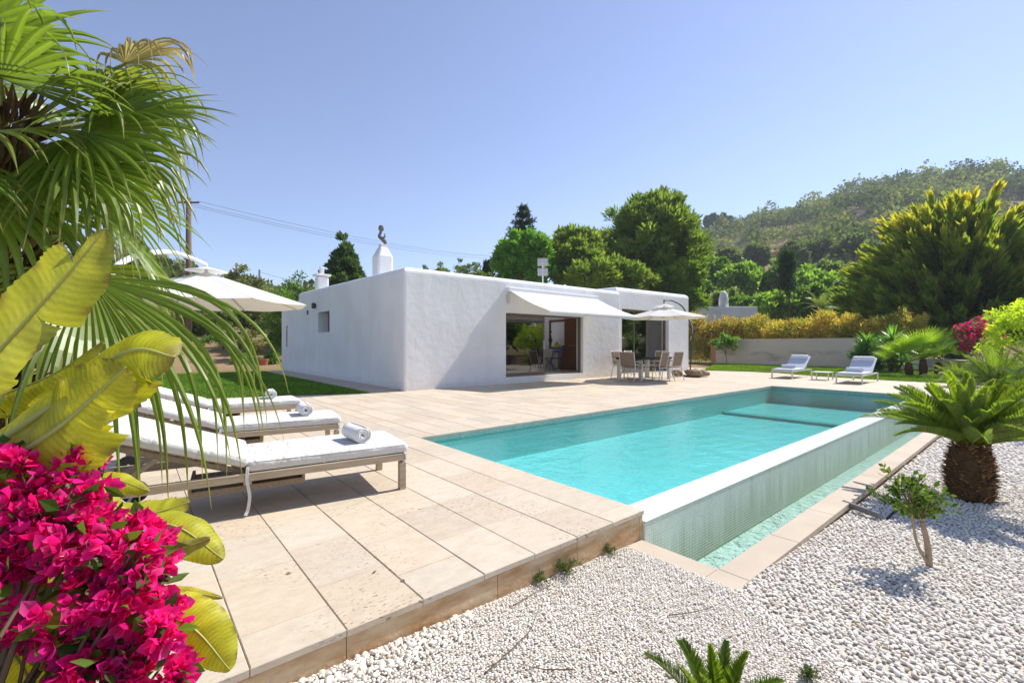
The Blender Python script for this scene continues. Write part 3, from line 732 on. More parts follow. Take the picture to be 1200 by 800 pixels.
# --- parasols
def canopy(parent, N, r, ze, zt, rot=0, sag=.10, drop=.0):
    V = [(0, 0, zt)]; Fc = []; m = 8; k = N*6
    for j in range(1, m+1):
        u = j/m
        for i in range(k):
            a = rot+2*math.pi*i/k; ph = (i % 6)/6*2*math.pi/N-math.pi/N
            rr = r*math.cos(math.pi/N)/math.cos(ph); w = math.sin(math.pi*(i % 6)/6)
            V.append((rr*u*math.cos(a), rr*u*math.sin(a), zt+(ze-zt)*u-sag*w*u*(1-.35*u)*.5))
    for i in range(k): Fc.append((0, 1+i, 1+(i+1) % k))
    for j in range(m-1):
        for i in range(k): q = 1+j*k+i; p2 = 1+j*k+(i+1) % k; Fc.append((q, q+k, p2+k, p2))
    o = MB(); o.v = V; o.f = Fc; c = o.build('canopy', M['canopy'], parent, smooth=False)
    s = c.modifiers.new('Solid', 'SOLIDIFY'); s.thickness = .004
    vc = MB()
    V2 = [(0, 0, zt+.10)]+[(.34*math.cos(rot+2*math.pi*i/N), .34*math.sin(rot+2*math.pi*i/N), zt+.015) for i in range(N)]
    vc.v = V2; vc.f = [(0, 1+i, 1+(i+1) % N) for i in range(N)]; v = vc.build('vent_flap', M['canopy'], c)
    for i in range(N):
        a = rot+2*math.pi*i/N; e = np.array([r*math.cos(a), r*math.sin(a), ze-.012])
        rb = MB().bar((0, 0, zt-.02), e, .018, .022).build('rib', M['alu'], parent)
        MB().bar((.04*math.cos(a), .04*math.sin(a), zt-.30), e*.52+np.array([0, 0, zt])*.48-np.array([0, 0, .03]), .012, .016).build('strut', M['alu'], rb)
    MB().lathe([(.03,-.36),(.05,-.34),(.05,-.24),(.03,-.22),(.025,.12)], (0, 0, zt), 12).build('hub', M['alu'], parent)
U1 = W(242, 345, 8.0); m1 = W(118, 500, 5.7)
u1 = emp('cantilever_parasol', 'large white cantilever parasol behind the loungers with curved white arm', 'parasol', (U1[0], U1[1], 0), R(-40), group='white parasols')
canopy(u1, 8, 1.66, 1.87, 2.42, R(10))
inv = Matrix.Rotation(R(40), 4, 'Z') @ Matrix.Translation((-U1[0], -U1[1], 0))
lp = lambda x, y, z: tuple(inv @ Vector((x, y, z)))
dv = U1[:2]-m1[:2]
A = [m1[:2]+dv*k for k in (0, .0, .06, .25, .6, .95, 1.0)]
arm = catmull([lp(*A[0], .0), lp(*A[1], 1.2), lp(*A[2], 2.0), lp(*A[3], 2.36), lp(*A[4], 2.58), lp(*A[5], 2.56), lp(*A[6], 2.52)], 40)
MB().tube(arm, np.interp(np.linspace(0, 1, 40), [0, .5, 1], [.04, .04, .028]), 12).build('arm', M['white_metal'], u1, smooth=True)
MB().tube([lp(*A[6], 2.54), lp(*A[6], 2.40)], .03, 10).build('hanger', M['alu'], u1)
MB().tube([lp(*A[0], 0), lp(*A[0], .75)], .035, 12).build('post', M['dark_metal'], u1, smooth=True)
q = lp(*A[0], 0); MB().box(q[0]-.45, q[1]-.04, .0, q[0]+.45, q[1]+.04, .06).box(q[0]-.04, q[1]-.45, .001, q[0]+.04, q[1]+.45, .061).build('foot_cross', M['dark_metal'], u1, bevel=.005)
U2 = np.array([13.45, 8.25]); m2 = np.array([15.42, 8.40])
u2 = emp('cantilever_parasol', 'white cantilever parasol over the dining table with thin dark post', 'parasol', (*U2, 0), group='white parasols')
canopy(u2, 8, 1.33, 2.03, 2.38, R(12), .08)
dd = m2-U2
MB().tube(catmull([(*dd,.0),(*dd,.9),(*(dd*1.02),1.75),(*(dd*.72),2.42),(*(dd*.3),2.62),(0,0,2.60)], 34), .024, 10).build('arm', M['dark_metal'], u2, smooth=True)
MB().tube([(*dd,1.30),(dd[0]+.18,dd[1],1.75),(*(dd*.9),2.2)], .014, 8).build('brace', M['alu'], u2)
MB().tube([(0,0,2.62),(0,0,2.42)], .02, 8).build('hanger', M['dark_metal'], u2)
MB().box(dd[0]-.4, dd[1]-.035, .0, dd[0]+.4, dd[1]+.035, .05).box(dd[0]-.035, dd[1]-.4, .001, dd[0]+.035, dd[1]+.4, .051).build('foot_cross', M['dark_metal'], u2, bevel=.005)
# rocks weighing down the parasol foot
def rock(seed, s):
    g = np.random.default_rng(seed); bm = bmesh.new(); bmesh.ops.create_icosphere(bm, subdivisions=3, radius=1)
    for v in bm.verts:
        n = mnoise.noise(v.co*1.3+Vector((seed*5, 0, 0)))*.35+mnoise.noise(v.co*3.1+Vector((seed*5, 2, 0)))*.12
        v.co = v.co*(1+n); v.co = Vector((v.co.x*s[0], v.co.y*s[1], max(v.co.z, -.75)*s[2]))
    me = bpy.data.meshes.new('rock'); bm.to_mesh(me); bm.free()
    return link('rock', me, None, False, M['rock'])
for k, (x, y, z, s, a, lb) in enumerate([(15.10,8.75,.10,(.24,.18,.13),10,'flat brown rock at the wall-side end of the rocks around the parasol foot'),(15.25,8.15,.12,(.27,.2,.15),60,'largest brown rock weighing down the dark parasol foot'),
        (15.62,8.05,.10,(.25,.17,.13),-20,'brown rock at the pool-side end of the rocks around the parasol foot'),(15.75,8.62,.10,(.2,.16,.12),40,'small brown rock behind the parasol post')]):
    o = rock(k+1, s); o.location = (x, y, z-.005+.03); o.rotation_euler.z = R(a); tag(o, lb, 'rock', 'rocks around the parasol foot')
# --- dining set
tb = emp('dining_table', 'dark glass topped dining table with pale square legs under the small parasol', 'table', (13.0, 8.7, 0))
MB().box(-.92, -.52, .725, .92, .52, .737).build('tabletop', M['glass_top'], tb, bevel=.003)
mb = MB(); mb.box(-.88,-.48,.67,.88,-.43,.722).box(-.88,.43,.67,.88,.48,.722).box(-.88,-.43,.67,-.83,.43,.722).box(.83,-.43,.67,.88,.43,.722); mb.build('table_frame', M['dark_metal'], tb)
for sx in (-1, 1):
    for sy in (-1, 1): MB().box(sx*.80-.045, sy*.42-.045, 0, sx*.80+.045, sy*.42+.045, .669).build('leg', M['alu'], tb, bevel=.004)
def dining_chair():
    r = emp('dining_chair', None, 'chair', group='dining chairs around the glass table')
    V, Fc = rbox(.46, .44, .02, .009, .06); npmesh('seat', xform(V, (0, 0, .435)), Fc, M['sling'], r, smooth=True)
    V, Fc = rbox(.46, .016, .44, .007, .06); npmesh('backrest', xform(V, (0, .262, .68), (R(-12), 0, 0)), Fc, M['sling'], r, smooth=True)
    for s in (-1, 1):
        MB().tube(catmull([(s*.245,.34,0),(s*.245,.235,.42),(s*.245,.275,.68),(s*.245,.325,.92)], 16), .014, 8).build('leg', M['alu'], r, smooth=True)
        MB().tube(catmull([(s*.245,-.25,0),(s*.245,-.22,.42),(s*.245,-.20,.62)], 10), .014, 8).build('leg', M['alu'], r, smooth=True)
        MB().box(s*.245-.022, -.24, .622, s*.245+.022, .26, .642).build('armrest', M['alu'], r, bevel=.006)
    MB().tube([(-.245,.325,.91),(.245,.325,.91)], .013, 8).tube([(-.245,-.22,.42),(.245,-.22,.42)], .012, 8).tube([(-.245,.235,.42),(.245,.235,.42)], .012, 8).build('crossbar', M['alu'], r)
    return r
dc = dining_chair()
for i, (x, y, a, lab) in enumerate([(11.80,8.35,98,'taupe sling chair at the table head towards the sliding door'),(12.62,8.02,186,'taupe sling chair on the pool side of the table, nearer the sliding door'),
        (13.28,7.92,176,'taupe sling chair on the pool side of the table, nearer the parasol post'),(12.85,9.42,-4,'taupe sling chair on the house side of the table, nearer the sliding door'),
        (13.55,9.40,6,'taupe sling chair on the house side of the table, nearer the parasol post'),(14.25,8.95,-82,'taupe sling chair at the table head towards the parasol post')]):
    o = dc if i == 0 else copy_tree(dc)
    o.location = (x, y, 0); o.rotation_euler.z = R(a); o['label'] = lab
# --- far loungers
def far_lounger():
    r = emp('pool_lounger', None, 'sun lounger', group='grey cushioned loungers at the far end of the pool')
    L, w = 2.0, .31
    mb = MB()
    for s in (-1, 1): mb.box(0, s*w-.018, .225, L, s*w+.018, .265)
    mb.box(0, -w+.019, .226, .036, w-.019, .264); mb.box(L-.036, -w+.019, .226, L, w-.019, .264); mb.box(1.24, -w+.019, .226, 1.28, w-.019, .264)
    mb.build('frame', M['alu'], r, bevel=.003)
    for (x, s) in ((.02,-1),(.02,1),(1.98,-1),(1.98,1)):
        MB().box(x-.02 if x > 1 else 0, s*w-.018, 0, x+.02 if x < 1 else L, s*w+.018, .2245).build('leg', M['alu'], r, bevel=.003)
    V, Fc = rbox(1.26, .62, .06, .028, .06, .005, 3); npmesh('mattress', xform(V, (.63, 0, .297)), Fc, M['greycushion'], r, smooth=True)
    a = R(33); V, Fc = rbox(.78, .62, .06, .028, .06, .005, 4)
    c = np.array([1.25, 0, .29])+np.array([math.cos(a), 0, math.sin(a)])*.40
    npmesh('back_cushion', xform(V, tuple(c), (0, -a, 0)), Fc, M['greycushion'], r, smooth=True)
    V, Fc = rbox(.17, .56, .11, .05, .05, .004, 5); c = np.array([1.25, 0, .29])+np.array([math.cos(a), 0, math.sin(a)])*.66+np.array([-math.sin(a), 0, math.cos(a)])*.07
    npmesh('bolster', xform(V, tuple(c), (0, -a, 0)), Fc, M['greycushion'], r, smooth=True)
    for s in (-1, 1): MB().tube([(1.62,s*.25,.245),(1.75,s*.25,.56)], .012, 6).build('back_prop', M['alu'], r)
    return r
fl_ = far_lounger()
for i, (x, y, a, lab, tlab) in enumerate([(16.82,5.90,1,'grey cushioned lounger on the far pool deck in front of the concrete wall','rolled pale towel on the far lounger in front of the concrete wall'),
        (16.02,3.84,1,'grey cushioned lounger on the far pool deck beside the fan palm','rolled pale towel on the far lounger beside the fan palm')]):
    o = fl_ if i == 0 else copy_tree(fl_)
    o.location = (x, y, 0); o.rotation_euler.z = R(a); o['label'] = lab
    tw = towel_roll(tlab, M['greycushion'], .40, .075); tw.location = loc_xy((x, y), R(a), .62, .0, .322); tw['group'] = 'rolled grey towels on the far loungers'
sd = emp('side_table', 'low square metal side table between the two far loungers', 'table', (17.3, 4.86, 0))
MB().box(-.25, -.25, .235, .25, .25, .262).build('tabletop', M['alu'], sd, bevel=.004)
for sx in (-1, 1):
    for sy in (-1, 1): MB().box(sx*.23-.015, sy*.23-.015, 0, sx*.23+.015, sy*.23+.015, .234).build('leg', M['alu'], sd)
# --- garden walls
gw = MB().box(27.0, 6.25, -.3, 27.28, 13.1, 1.46).build('garden_wall', M['concrete'], None, bevel=.012); tag(gw, 'long stained grey concrete garden wall behind the far loungers', 'wall')
gw2 = MB().box(27.0, 13.105, -.3, 28.2, 13.4, 1.46).build('wall_pier', M['orange_wall'], gw, bevel=.01)
lw = MB()
pts = [W(1058, 440, 21.5), W(1110, 440, 19.5), W(1150, 440, 17.2), W(1200, 440, 15.6), W(1280, 440, 14.0)]
for a, b2 in zip(pts[:-1], pts[1:]):
    a = np.array([a[0], a[1], .15]); b2 = np.array([b2[0], b2[1], .15]); lw.bar(a, b2, .25, .75)
o = lw.build('low_wall', M['concrete'], None, bevel=.02); tag(o, 'low curving grey garden wall behind the fan palm and cycads', 'wall')
ow = MB().box(22.6, 15.2, -.1, 27.0, 15.45, .55).build('low_wall', M['orange_wall'], None, bevel=.015); tag(ow, 'short low ochre wall beyond the corner of the villa', 'wall')
# ================================================================== VEGETATION
def cards(P, D, L, Wd, g, N=None):
    n = len(P); D = nrm(D); L = np.broadcast_to(np.asarray(L, float), (n,))[:, None]; Wd = np.broadcast_to(np.asarray(Wd, float), (n,))[:, None]
    rf = g.normal(size=(n, 3)) if N is None else N
    S = nrm(np.cross(D, rf)); B = np.cross(S, D)
    mid = P + D*L*.5 + B*L*.06
    return np.stack([P, mid+S*Wd*.5, P+D*L, mid-S*Wd*.5], 1).reshape(-1, 3)
def quads(n): return np.arange(4*n).reshape(-1, 4)
def cmix(a, b, m): return np.array(a)*(1-m)+np.array(b)*m
def ball(g, n):
    return nrm(g.normal(size=(n, 3)))
def crown(name, parent, mat, g, C, RAD, ncl, nl, L, Wd, ca, cb, rc=.30, up=.35, zmin=-.8, shape=None, tipcol=None, out=.5):
    """leaf clumps through the volume of an ellipsoid; returns clump centres"""
    C = np.array(C, float); RAD = np.array(RAD, float)
    u = ball(g, ncl*3); u = u[u[:, 2] > zmin][:ncl]; ncl = len(u)
    ph = g.uniform(0, 9, 3)
    lump = 1+.26*np.sin(3.1*u[:, 0]+ph[0])*np.sin(2.7*u[:, 1]+ph[1])+.12*np.sin(5.3*u[:, 2]+ph[2])
    rad = (g.uniform(.12, 1, ncl)**.45)*lump
    cc = u*rad[:, None]
    if shape is not None: cc = shape(cc, u, g)
    cl = C+cc*RAD
    rr = rc*RAD.mean()*g.uniform(.65, 1.3, ncl)
    idx = np.repeat(np.arange(ncl), nl); k = len(idx)
    off = ball(g, k)*(g.uniform(0, 1, k)**.5)[:, None]
    off[:, 2] *= .75
    P = cl[idx]+off*rr[idx][:, None]
    D = off*out + u[idx]*.35 + g.normal(size=(k, 3))*.45 + np.array([0, 0, up])
    sc = g.uniform(.65, 1.35, k)
    V = cards(P, D, L*sc, Wd*sc, g, nrm(off+g.normal(0, .55, (k, 3))))
    tone = (g.uniform(0, 1, ncl)[idx]*.6+g.uniform(0, 1, k)*.4)[:, None]
    c = cmix(ca, cb, tone)*g.uniform(.8, 1.2, (k, 1))*1.9
    if tipcol is not None:
        tipm = tipcol(P-C, RAD, g)[:, None]; c = c*(1-tipm)+np.array(tipcol.col)*tipm
    npmesh(name, V, quads(k), mat, parent, col=np.repeat(c, 4, 0))
    return cl
def trunk(parent, mat, base, top, r0, r1, limbs, g, name='trunk', lim_r=.4):
    mb = MB(); base = np.array(base, float); top = np.array(top, float)
    mid = [base+(top-base)*t+np.array([*g.normal(0, .03*np.linalg.norm(top-base), 2), 0])*(0 < t < 1) for t in (0, .3, .6, 1)]
    P = catmull(mid, 12); rr = np.linspace(r0, r1, 12); rr[0] *= 1.25; mb.tube(P, rr, 9)
    for l in limbs:
        i = g.integers(4, 11); s = P[i]; e = np.array(l, float); m = (s+e)/2+np.array([0, 0, -.06*np.linalg.norm(e-s)])
        Q = catmull([s, m, e], 6); mb.tube(Q, np.linspace(rr[i]*lim_r+.01, max(.008, r1*.2), 6), 6)
    return mb.build(name, mat, parent, smooth=True)
def tree(name, label, cat, base, h, C, RAD, ncl, nl, L, Wd, ca, cb, seed, mat='leaf', tr=.14, group=None, nlimb=14, bark='bark', **kw):
    g = np.random.default_rng(seed); r = emp(name, label, cat, base, 0, group)
    cl = crown('crown', r, M[mat], g, C, RAD, ncl, nl, L, Wd, ca, cb, **kw)
    pick = cl[g.choice(len(cl), min(nlimb, len(cl)), replace=False)]
    trunk(r, M[bark], (0, 0, -.3), (C[0], C[1], C[2]+RAD[2]*.25), tr, tr*.35, pick, g)
    return r
def gz(x, y): return float(terrain(np.array([x]), np.array([y]))[0])
def tree_px(name, label, cat, pxl, pxr, ytop, ybot, d, ca, cb, seed, ncl=60, nl=90, L=.4, Wd=.2, depth=None, **kw):
    c = W((pxl+pxr)/2, (ytop+ybot)/2, d); w = (pxr-pxl)/F*d/2; h = (ybot-ytop)/F*d/2
    z0 = gz(c[0], c[1]); b = (c[0], c[1], z0)
    return tree(name, label, cat, b, 2*h, (0, 0, c[2]-z0), (w*.86, (depth or w)*.86, h*.88), ncl, nl, L, Wd, ca, cb, seed, **kw)
# --- pines behind the villa
PA, PB = (.055, .095, .018), (.15, .20, .035)
tree_px('pine_tree', 'tallest dense green pine rising behind the right wing of the villa', 'tree', 700, 826, 219, 362, 37, PA, PB, 11, 330, 120, .46, .14, mat='needle', tr=.3, rc=.145, up=.55, out=.7)
tree_px('pine_tree', 'bushy green pine left of the tallest pine behind the villa roof', 'tree', 634, 716, 262, 350, 34, PA, PB, 12, 200, 110, .42, .14, mat='needle', tr=.22, rc=.16, up=.55, out=.7)
tree_px('pine_tree', 'bright green rounded pine behind the rooftop antenna', 'tree', 580, 648, 272, 345, 32, (.05, .12, .02), (.12, .24, .03), 13, 170, 110, .36, .13, mat='needle', tr=.2, rc=.17, up=.6, out=.7)
tree_px('pine_tree', 'low green pine under the right flank of the tallest pine beside the villa', 'tree', 752, 826, 300, 385, 34, PA, (.13, .20, .03), 14, 150, 110, .40, .14, mat='needle', tr=.2, rc=.17, up=.5, out=.7)
tree_px('pine_tree', 'low dark green pine filling the gap above the villa roof between two taller pines', 'tree', 655, 765, 300, 352, 31, PA, PB, 15, 130, 110, .36, .13, mat='needle', tr=.2, rc=.18, up=.5, out=.7)
# --- dark tiered conifer
def tiered(name, label, px, ytop, ybot, d, w, seed, n=11, ca=(.018, .040, .022), cb=(.035, .065, .03)):
    g = np.random.default_rng(seed); b = W(px, ybot, d); z0 = gz(b[0], b[1]); top = W(px, ytop, d)[2]; bz = b[2]
    r = emp(name, label, 'tree', (b[0], b[1], z0)); Vs = []; cs = []; mb = MB(); mb.tube([(0,0,-.3),(0,0,(top-z0)*.5),(0,0,top-z0)], [.2,.13,.03], 8)
    for i in range(n):
        t = i/(n-1); z = (bz-z0)+(top-bz)*t; ln = w*(1-t)**.8+.25
        for a in np.linspace(0, 6.28, 7, endpoint=False)+g.uniform(0, 6):
            l = ln*g.uniform(.7, 1.15); e = np.array([math.cos(a)*l, math.sin(a)*l, z+.28*l*g.uniform(.3, 1)]); s = np.array([0, 0, z-.1])
            mb.tube([s, (s+e)/2+np.array([0,0,-.06*l]), e], [.04,.03,.01], 5)
            k = int(90*l+20); u = g.uniform(.15, 1, k)[:, None]; P = s+(e-s)*u+g.normal(0, .10, (k, 3))*(.6+.6*u)
            D = (e-s)/l*.8+g.normal(0, .6, (k, 3))+np.array([0, 0, .35]); Vs.append(cards(P, D, g.uniform(.18, .42, k), .09, g)); cs.append(cmix(ca, cb, g.uniform(0, 1, (k, 1))))
    V = np.concatenate(Vs); c = np.repeat(np.concatenate(cs), 4, 0)
    npmesh('crown', V, quads(len(V)//4), M['needle'], r, col=c); mb.build('trunk', M['bark'], r); return r
tiered('tiered_conifer', 'dark tiered conifer poking up behind the bright green pine', 613, 245, 330, 40, 2.2, 21)
tree_px('conifer_tree', 'dark green cone shaped conifer behind the two white chimneys', 'tree', 372, 436, 282, 378, 33, (.02, .045, .015), (.055, .09, .022), 22, 170, 110, .34, .13, mat='needle', tr=.2, rc=.15, up=.7,
        shape=lambda cc, u, g: np.column_stack([cc[:, :2]*(1.0-.42*np.clip(cc[:, 2:3]+.2, 0, 1.2)), cc[:, 2]]))
def cypress(label, px, ytop, ybot, d, w, seed, ca=(.012, .028, .012), cb=(.03, .055, .02), group=None):
    return tree_px('cypress_tree', label, 'tree', px-w/2, px+w/2, ytop, ybot, d, ca, cb, seed, 46, 70, .5*d/60, .16*d/60, mat='needle', tr=.12, rc=.6, up=1.6, nlimb=4, group=group,
        shape=lambda cc, u, g: np.column_stack([cc[:, :2]*np.clip(1.0-.75*np.clip(cc[:, 2:3], 0, 1), .1, 1)*.7, cc[:, 2]]))
cypress('slim dark cypress on the roof line left of the bright green pine', 572, 303, 345, 38, 8, 31)
cypress('slender dark cypress column standing in the middle of the far greenery', 922, 286, 352, 41, 13, 32)
# --- left of the villa
GA, GB = (.03, .075, .012), (.10, .17, .025)
tree_px('orange_tree', 'glossy green fruit tree at the far left corner of the villa', 'tree', 306, 362, 338, 424, 27, GA, GB, 41, 70, 110, .17, .08, tr=.10, rc=.28, up=.1)
tree_px('orange_tree', 'airy light green tree behind the second white chimney', 'tree', 326, 392, 318, 400, 31, (.06, .11, .02), (.14, .20, .04), 42, 60, 80, .20, .09, tr=.12, rc=.26, up=.2)
tree_px('garden_tree', 'olive green tree right behind the tip of the large parasol', 'tree', 252, 318, 314, 404, 36, (.06, .075, .025), (.14, .15, .05), 43, 75, 110, .25, .11, tr=.14, rc=.28, up=.2)
tree_px('garden_tree', 'dark olive tree on the slope behind the large parasol', 'tree', 196, 268, 338, 420, 33, (.045, .065, .02), (.11, .13, .04), 44, 75, 110, .25, .11, tr=.14, rc=.28, up=.2)
tree_px('hillside_pine', 'dark rounded pine on the skyline left of the parasol arm', 'tree', 142, 206, 298, 345, 70, (.03, .04, .02), (.08, .085, .04), 45, 80, 90, .6, .28, tr=.25, rc=.3, up=.3)
tree_px('hillside_pine', 'low dark pine at the left edge of the skyline behind the palm', 'tree', 78, 152, 306, 352, 72, (.03, .04, .02), (.08, .085, .04), 46, 80, 90, .6, .28, tr=.25, rc=.3, up=.3)
def shrub(name, label, cat, px, py, d, rx, rz, ca, cb, seed, ncl=26, nl=80, L=.12, Wd=.06, group=None, z0=None, mat='leaf', **kw):
    c = W(px, py, d); zz = gz(c[0], c[1]) if z0 is None else z0
    g = np.random.default_rng(seed); r = emp(name, label, cat, (c[0], c[1], zz), 0, group)
    cl = crown('foliage', r, M[mat], g, (0, 0, rz*.95), (rx, rx, rz), ncl, nl, L, Wd, ca, cb, **kw)
    mb = MB()
    for q in cl[:8]: mb.tube(catmull([(0,0,-.05), q*np.array([.3,.3,.5]), q], 6), np.linspace(.018, .005, 6), 5)
    mb.build('stems', M['bark'], r); return r
shrub('shrub', 'dry brownish shrub on the bank between the parasol and the fruit tree', 'shrub', 292, 398, 28, .9, .75, (.10,.09,.03), (.20,.17,.07), 51)
shrub('shrub', 'green shrub on the brown bank above the lawn', 'shrub', 262, 412, 29, 1.1, .6, GA, GB, 52)
shrub('shrub', 'small leafy shrub beside a terracotta pot at the back of the lawn', 'shrub', 283, 424, 24.5, .45, .3, (.06,.12,.02), (.12,.20,.03), 53, 14, 50)
shrub('shrub', 'low shrub at the foot of the glossy fruit tree', 'shrub', 322, 425, 25.5, .6, .35, GA, GB, 54, 16, 60)
pt = W(309, 428, 24.6); pb = MB().lathe([(.16,0),(.24,.32),(.26,.33),(.26,.38),(.22,.38),(.21,.33)], (pt[0], pt[1], -.02), 18).build('terracotta_pot', M['terracotta'], smooth=False); tag(pb, 'terracotta pot standing at the back of the lawn near the villa', 'pot')
for k, (px, yt, yb, d, w, lab) in enumerate([(518,309,330,42,22,'wispy grey green treetop above the front edge of the villa roof'),(548,302,330,44,34,'feathery treetop above the middle of the villa roof line'),(498,312,330,46,14,'tiny treetop showing just right of the villa corner')]):
    tree_px('treetop_tree', lab, 'tree', px-w/2, px+w/2, yt, yb+14, d, (.05,.08,.03), (.12,.16,.06), 60+k, 30, 45, .30, .10, tr=.10, rc=.24, up=.5)
tree_px('garden_tree', 'low dark green hedge tree between the feathery treetops and the slim cypress', 'tree', 540, 584, 318, 346, 36, (.04,.07,.015), (.10,.13,.03), 64, 40, 70, .25, .12, tr=.1, rc=.3)
# --- right: golden cypress
def golden():
    g = np.random.default_rng(71); d = 26.0; b = W(1122, 372, d); z0 = gz(b[0], b[1]); b[2] = z0
    r = emp('golden_cypress', 'huge dark conifer with golden tipped upswept sprays on the right', 'tree', b)
    H = 10.3; base = np.array([0, 0, .3]); mb = MB(); mb.tube([(0,0,-.4),(.1,0,1.5),(0,.1,4)], [.42,.34,.18], 10); Vs = []; cs = []
    nb = 620
    for i in range(nb):
        az = g.uniform(0, 6.283); sz = g.uniform(-.12, 1.0); ce = math.sqrt(max(0, 1-sz*sz)); f = g.uniform(.80, 1.0)
        tip = np.array([math.cos(az)*ce*5.9*f, math.sin(az)*ce*5.9*f, 2.4+(7.1*abs(sz)**1.25 if sz > 0 else 3.5*sz)*f+g.normal(0, .08)])
        if ce < .5: tip[:2] += g.normal(0, .5, 2)
        s = np.array([tip[0]*.10, tip[1]*.10, .4+.60*tip[2]])
        if ce < .45: s[:2] -= g.normal(0, .9, 2)
        m = s+(tip-s)*.55+np.array([0, 0, -.30])
        Q = catmull([s, m, tip], 16); mb.tube(Q[:12], np.linspace(.06, .02, 12), 4, False)
        for j in range(5, 16):
            t = j/15; p = Q[j]; tg = nrm(Q[j]-Q[j-1]); sp = .36*(1.2-t)+.06; k = 13
            P = p+g.normal(0, sp*.42, (k, 3))*np.array([1, 1, .6]); out = nrm(P*np.array([1, 1, .0])+1e-6)
            D = tg*.75+out*.30+g.normal(0, .22, (k, 3))+np.array([0, 0, .34])
            Vs.append(cards(P, D, g.uniform(.35, .80, k), g.uniform(.10, .19, k), g))
            hgt = np.clip(tip[2]/H, 0, 1); gold = np.clip((t-.80)*5, 0, 1)*np.clip((hgt-.42)*2.4, 0, 1)*g.uniform(.2, .9)
            gm = np.clip(gold+g.normal(0, .12, (k, 1)), 0, 1)
            base_c = cmix((.06, .12, .025), (.22, .33, .05), np.clip(t*.9+g.normal(0, .2, (k, 1)), 0, 1))
            cs.append(base_c*(1-gm)+np.array((.72, .62, .06))*gm)
    V = np.concatenate(Vs); C = np.repeat(np.concatenate(cs), 4, 0)
    npmesh('crown', V, quads(len(V)//4), M['needle'], r, col=C); mb.build('trunk', M['bark'], r)
golden()
# --- mid distance trees on the right
MID = [(836,302,350,64,34,0,'dark green pine right behind the flank of the tallest pine'),(852,288,322,95,30,3,'dusky green tree below the bare slope, left of the cypress column'),
 (868,308,352,58,40,1,'light green tree left of the cypress column'),(905,305,356,60,46,0,'wide green tree just behind the cypress column'),(946,312,360,56,48,1,'fresh green tree right of the cypress column'),
 (972,300,352,66,44,2,'grey green pine above the fan palms beyond the hedge'),(996,322,378,44,52,0,'dense green tree beside the golden cypress'),(890,345,380,47,50,1,'bright green leafy tree above the yellow hedge'),
 (850,340,378,52,40,2,'dull green tree above the neighbouring white roof'),(828,330,372,60,26,0,'dark shrubby tree left of the neighbouring chimney'),(930,286,322,100,30,3,'dusky pine on the lower slope above the cypress column'),
 (962,280,318,105,36,3,'dusky pine on the lower slope above the grey green pine'),(885,290,316,110,28,3,'small dusky pine on the bare slope'),(1000,272,318,100,40,3,'dusky pine on the slope touching the golden cypress'),(912,340,382,43,44,1,'bright green bushy tree right behind the yellow hedge, left of the pale palms'),(948,332,380,42,46,0,'rounded green tree right behind the yellow hedge and the left pale palm'),(1006,345,384,38,50,2,'olive tree between the right pale palm and the golden cypress'),(872,345,384,46,30,0,'green tree directly behind the neighbouring white roof'),(975,318,362,50,40,1,'fresh green tree between the wide tree and the golden cypress')]
PAL = [((.04,.085,.015),(.12,.19,.03)),((.07,.13,.018),(.17,.26,.035)),((.055,.085,.028),(.13,.165,.05)),((.035,.055,.025),(.085,.11,.04))]
for k, (px, yt, yb, d, w, pl, lab) in enumerate(MID):
    tree_px('garden_tree' if d < 80 else 'hillside_pine', lab, 'tree', px-w/2, px+w/2, yt, yb, d, *PAL[pl], 80+k, 55, 80, .010*d, .005*d, tr=.16, rc=.3, up=.2, group='trees between the garden and the hill')
# --- forest clothing the hill
def forest():
    g = np.random.default_rng(99); n = 11000
    rad = np.sqrt(g.uniform(72**2, 330**2, n)); px = g.uniform(-900, 2200, n)
    d = rad*np.cos(np.arctan((px-600)/F)); r = (px-600)/F*d; X = d*CA+r*SA; Y = d*SA-r*CA; Z = terrain(X, Y)
    dens = .80+.5*vnoise(X, Y, 30, 5)+.25*vnoise(X, Y, 11, 6)
    bare = np.exp(-(((px-885)/70)**4))*np.exp(-(((rad-160)/60)**4))
    dens = dens-bare*1.0-.25*sstep(160, 80, rad)
    keep = (g.uniform(0, 1, n) < dens) & ((px > 770) | (px < 560))
    keep &= ~((np.abs(px-1182) < 42) & (rad > 205) & (rad < 262))
    X, Y, Z = X[keep], Y[keep], Z[keep]; n = len(X)
    Rr = g.uniform(1.0, 2.2, n)**2; Hh = Rr*g.uniform(.75, 1.25, n); k = 80
    idx = np.repeat(np.arange(n), k); u = ball(g, n*k); u[:, 2] = np.abs(u[:, 2])*1.15-.15
    u *= (1+.25*np.sin(4*u[:, 0]+idx)*np.cos(3*u[:, 1]+idx*1.7))[:, None]
    rr = g.uniform(.72, 1.05, n*k)[:, None]
    P = np.stack([X, Y, Z+Hh*.75], -1)[idx]+u*rr*np.stack([Rr, Rr, Hh], -1)[idx]
    D = u+g.normal(0, .7, (n*k, 3))+np.array([0, 0, .3]); L = .30*Rr[idx]*g.uniform(.7, 1.4, n*k)
    V = cards(P, ball(g, n*k)+np.array([0, 0, .3]), L, L*.8, g, nrm(u+g.normal(0, .35, (n*k, 3))))
    tone = (g.uniform(0, 1, n)**1.3)[idx][:, None]
    c = cmix((.055, .095, .025), (.27, .30, .08), tone)*g.uniform(.8, 1.2, (n*k, 1))
    o = npmesh('hill_forest', V, quads(n*k), M['farleaf'], col=np.repeat(c, 4, 0)); tag(o, kind='stuff')
forest()
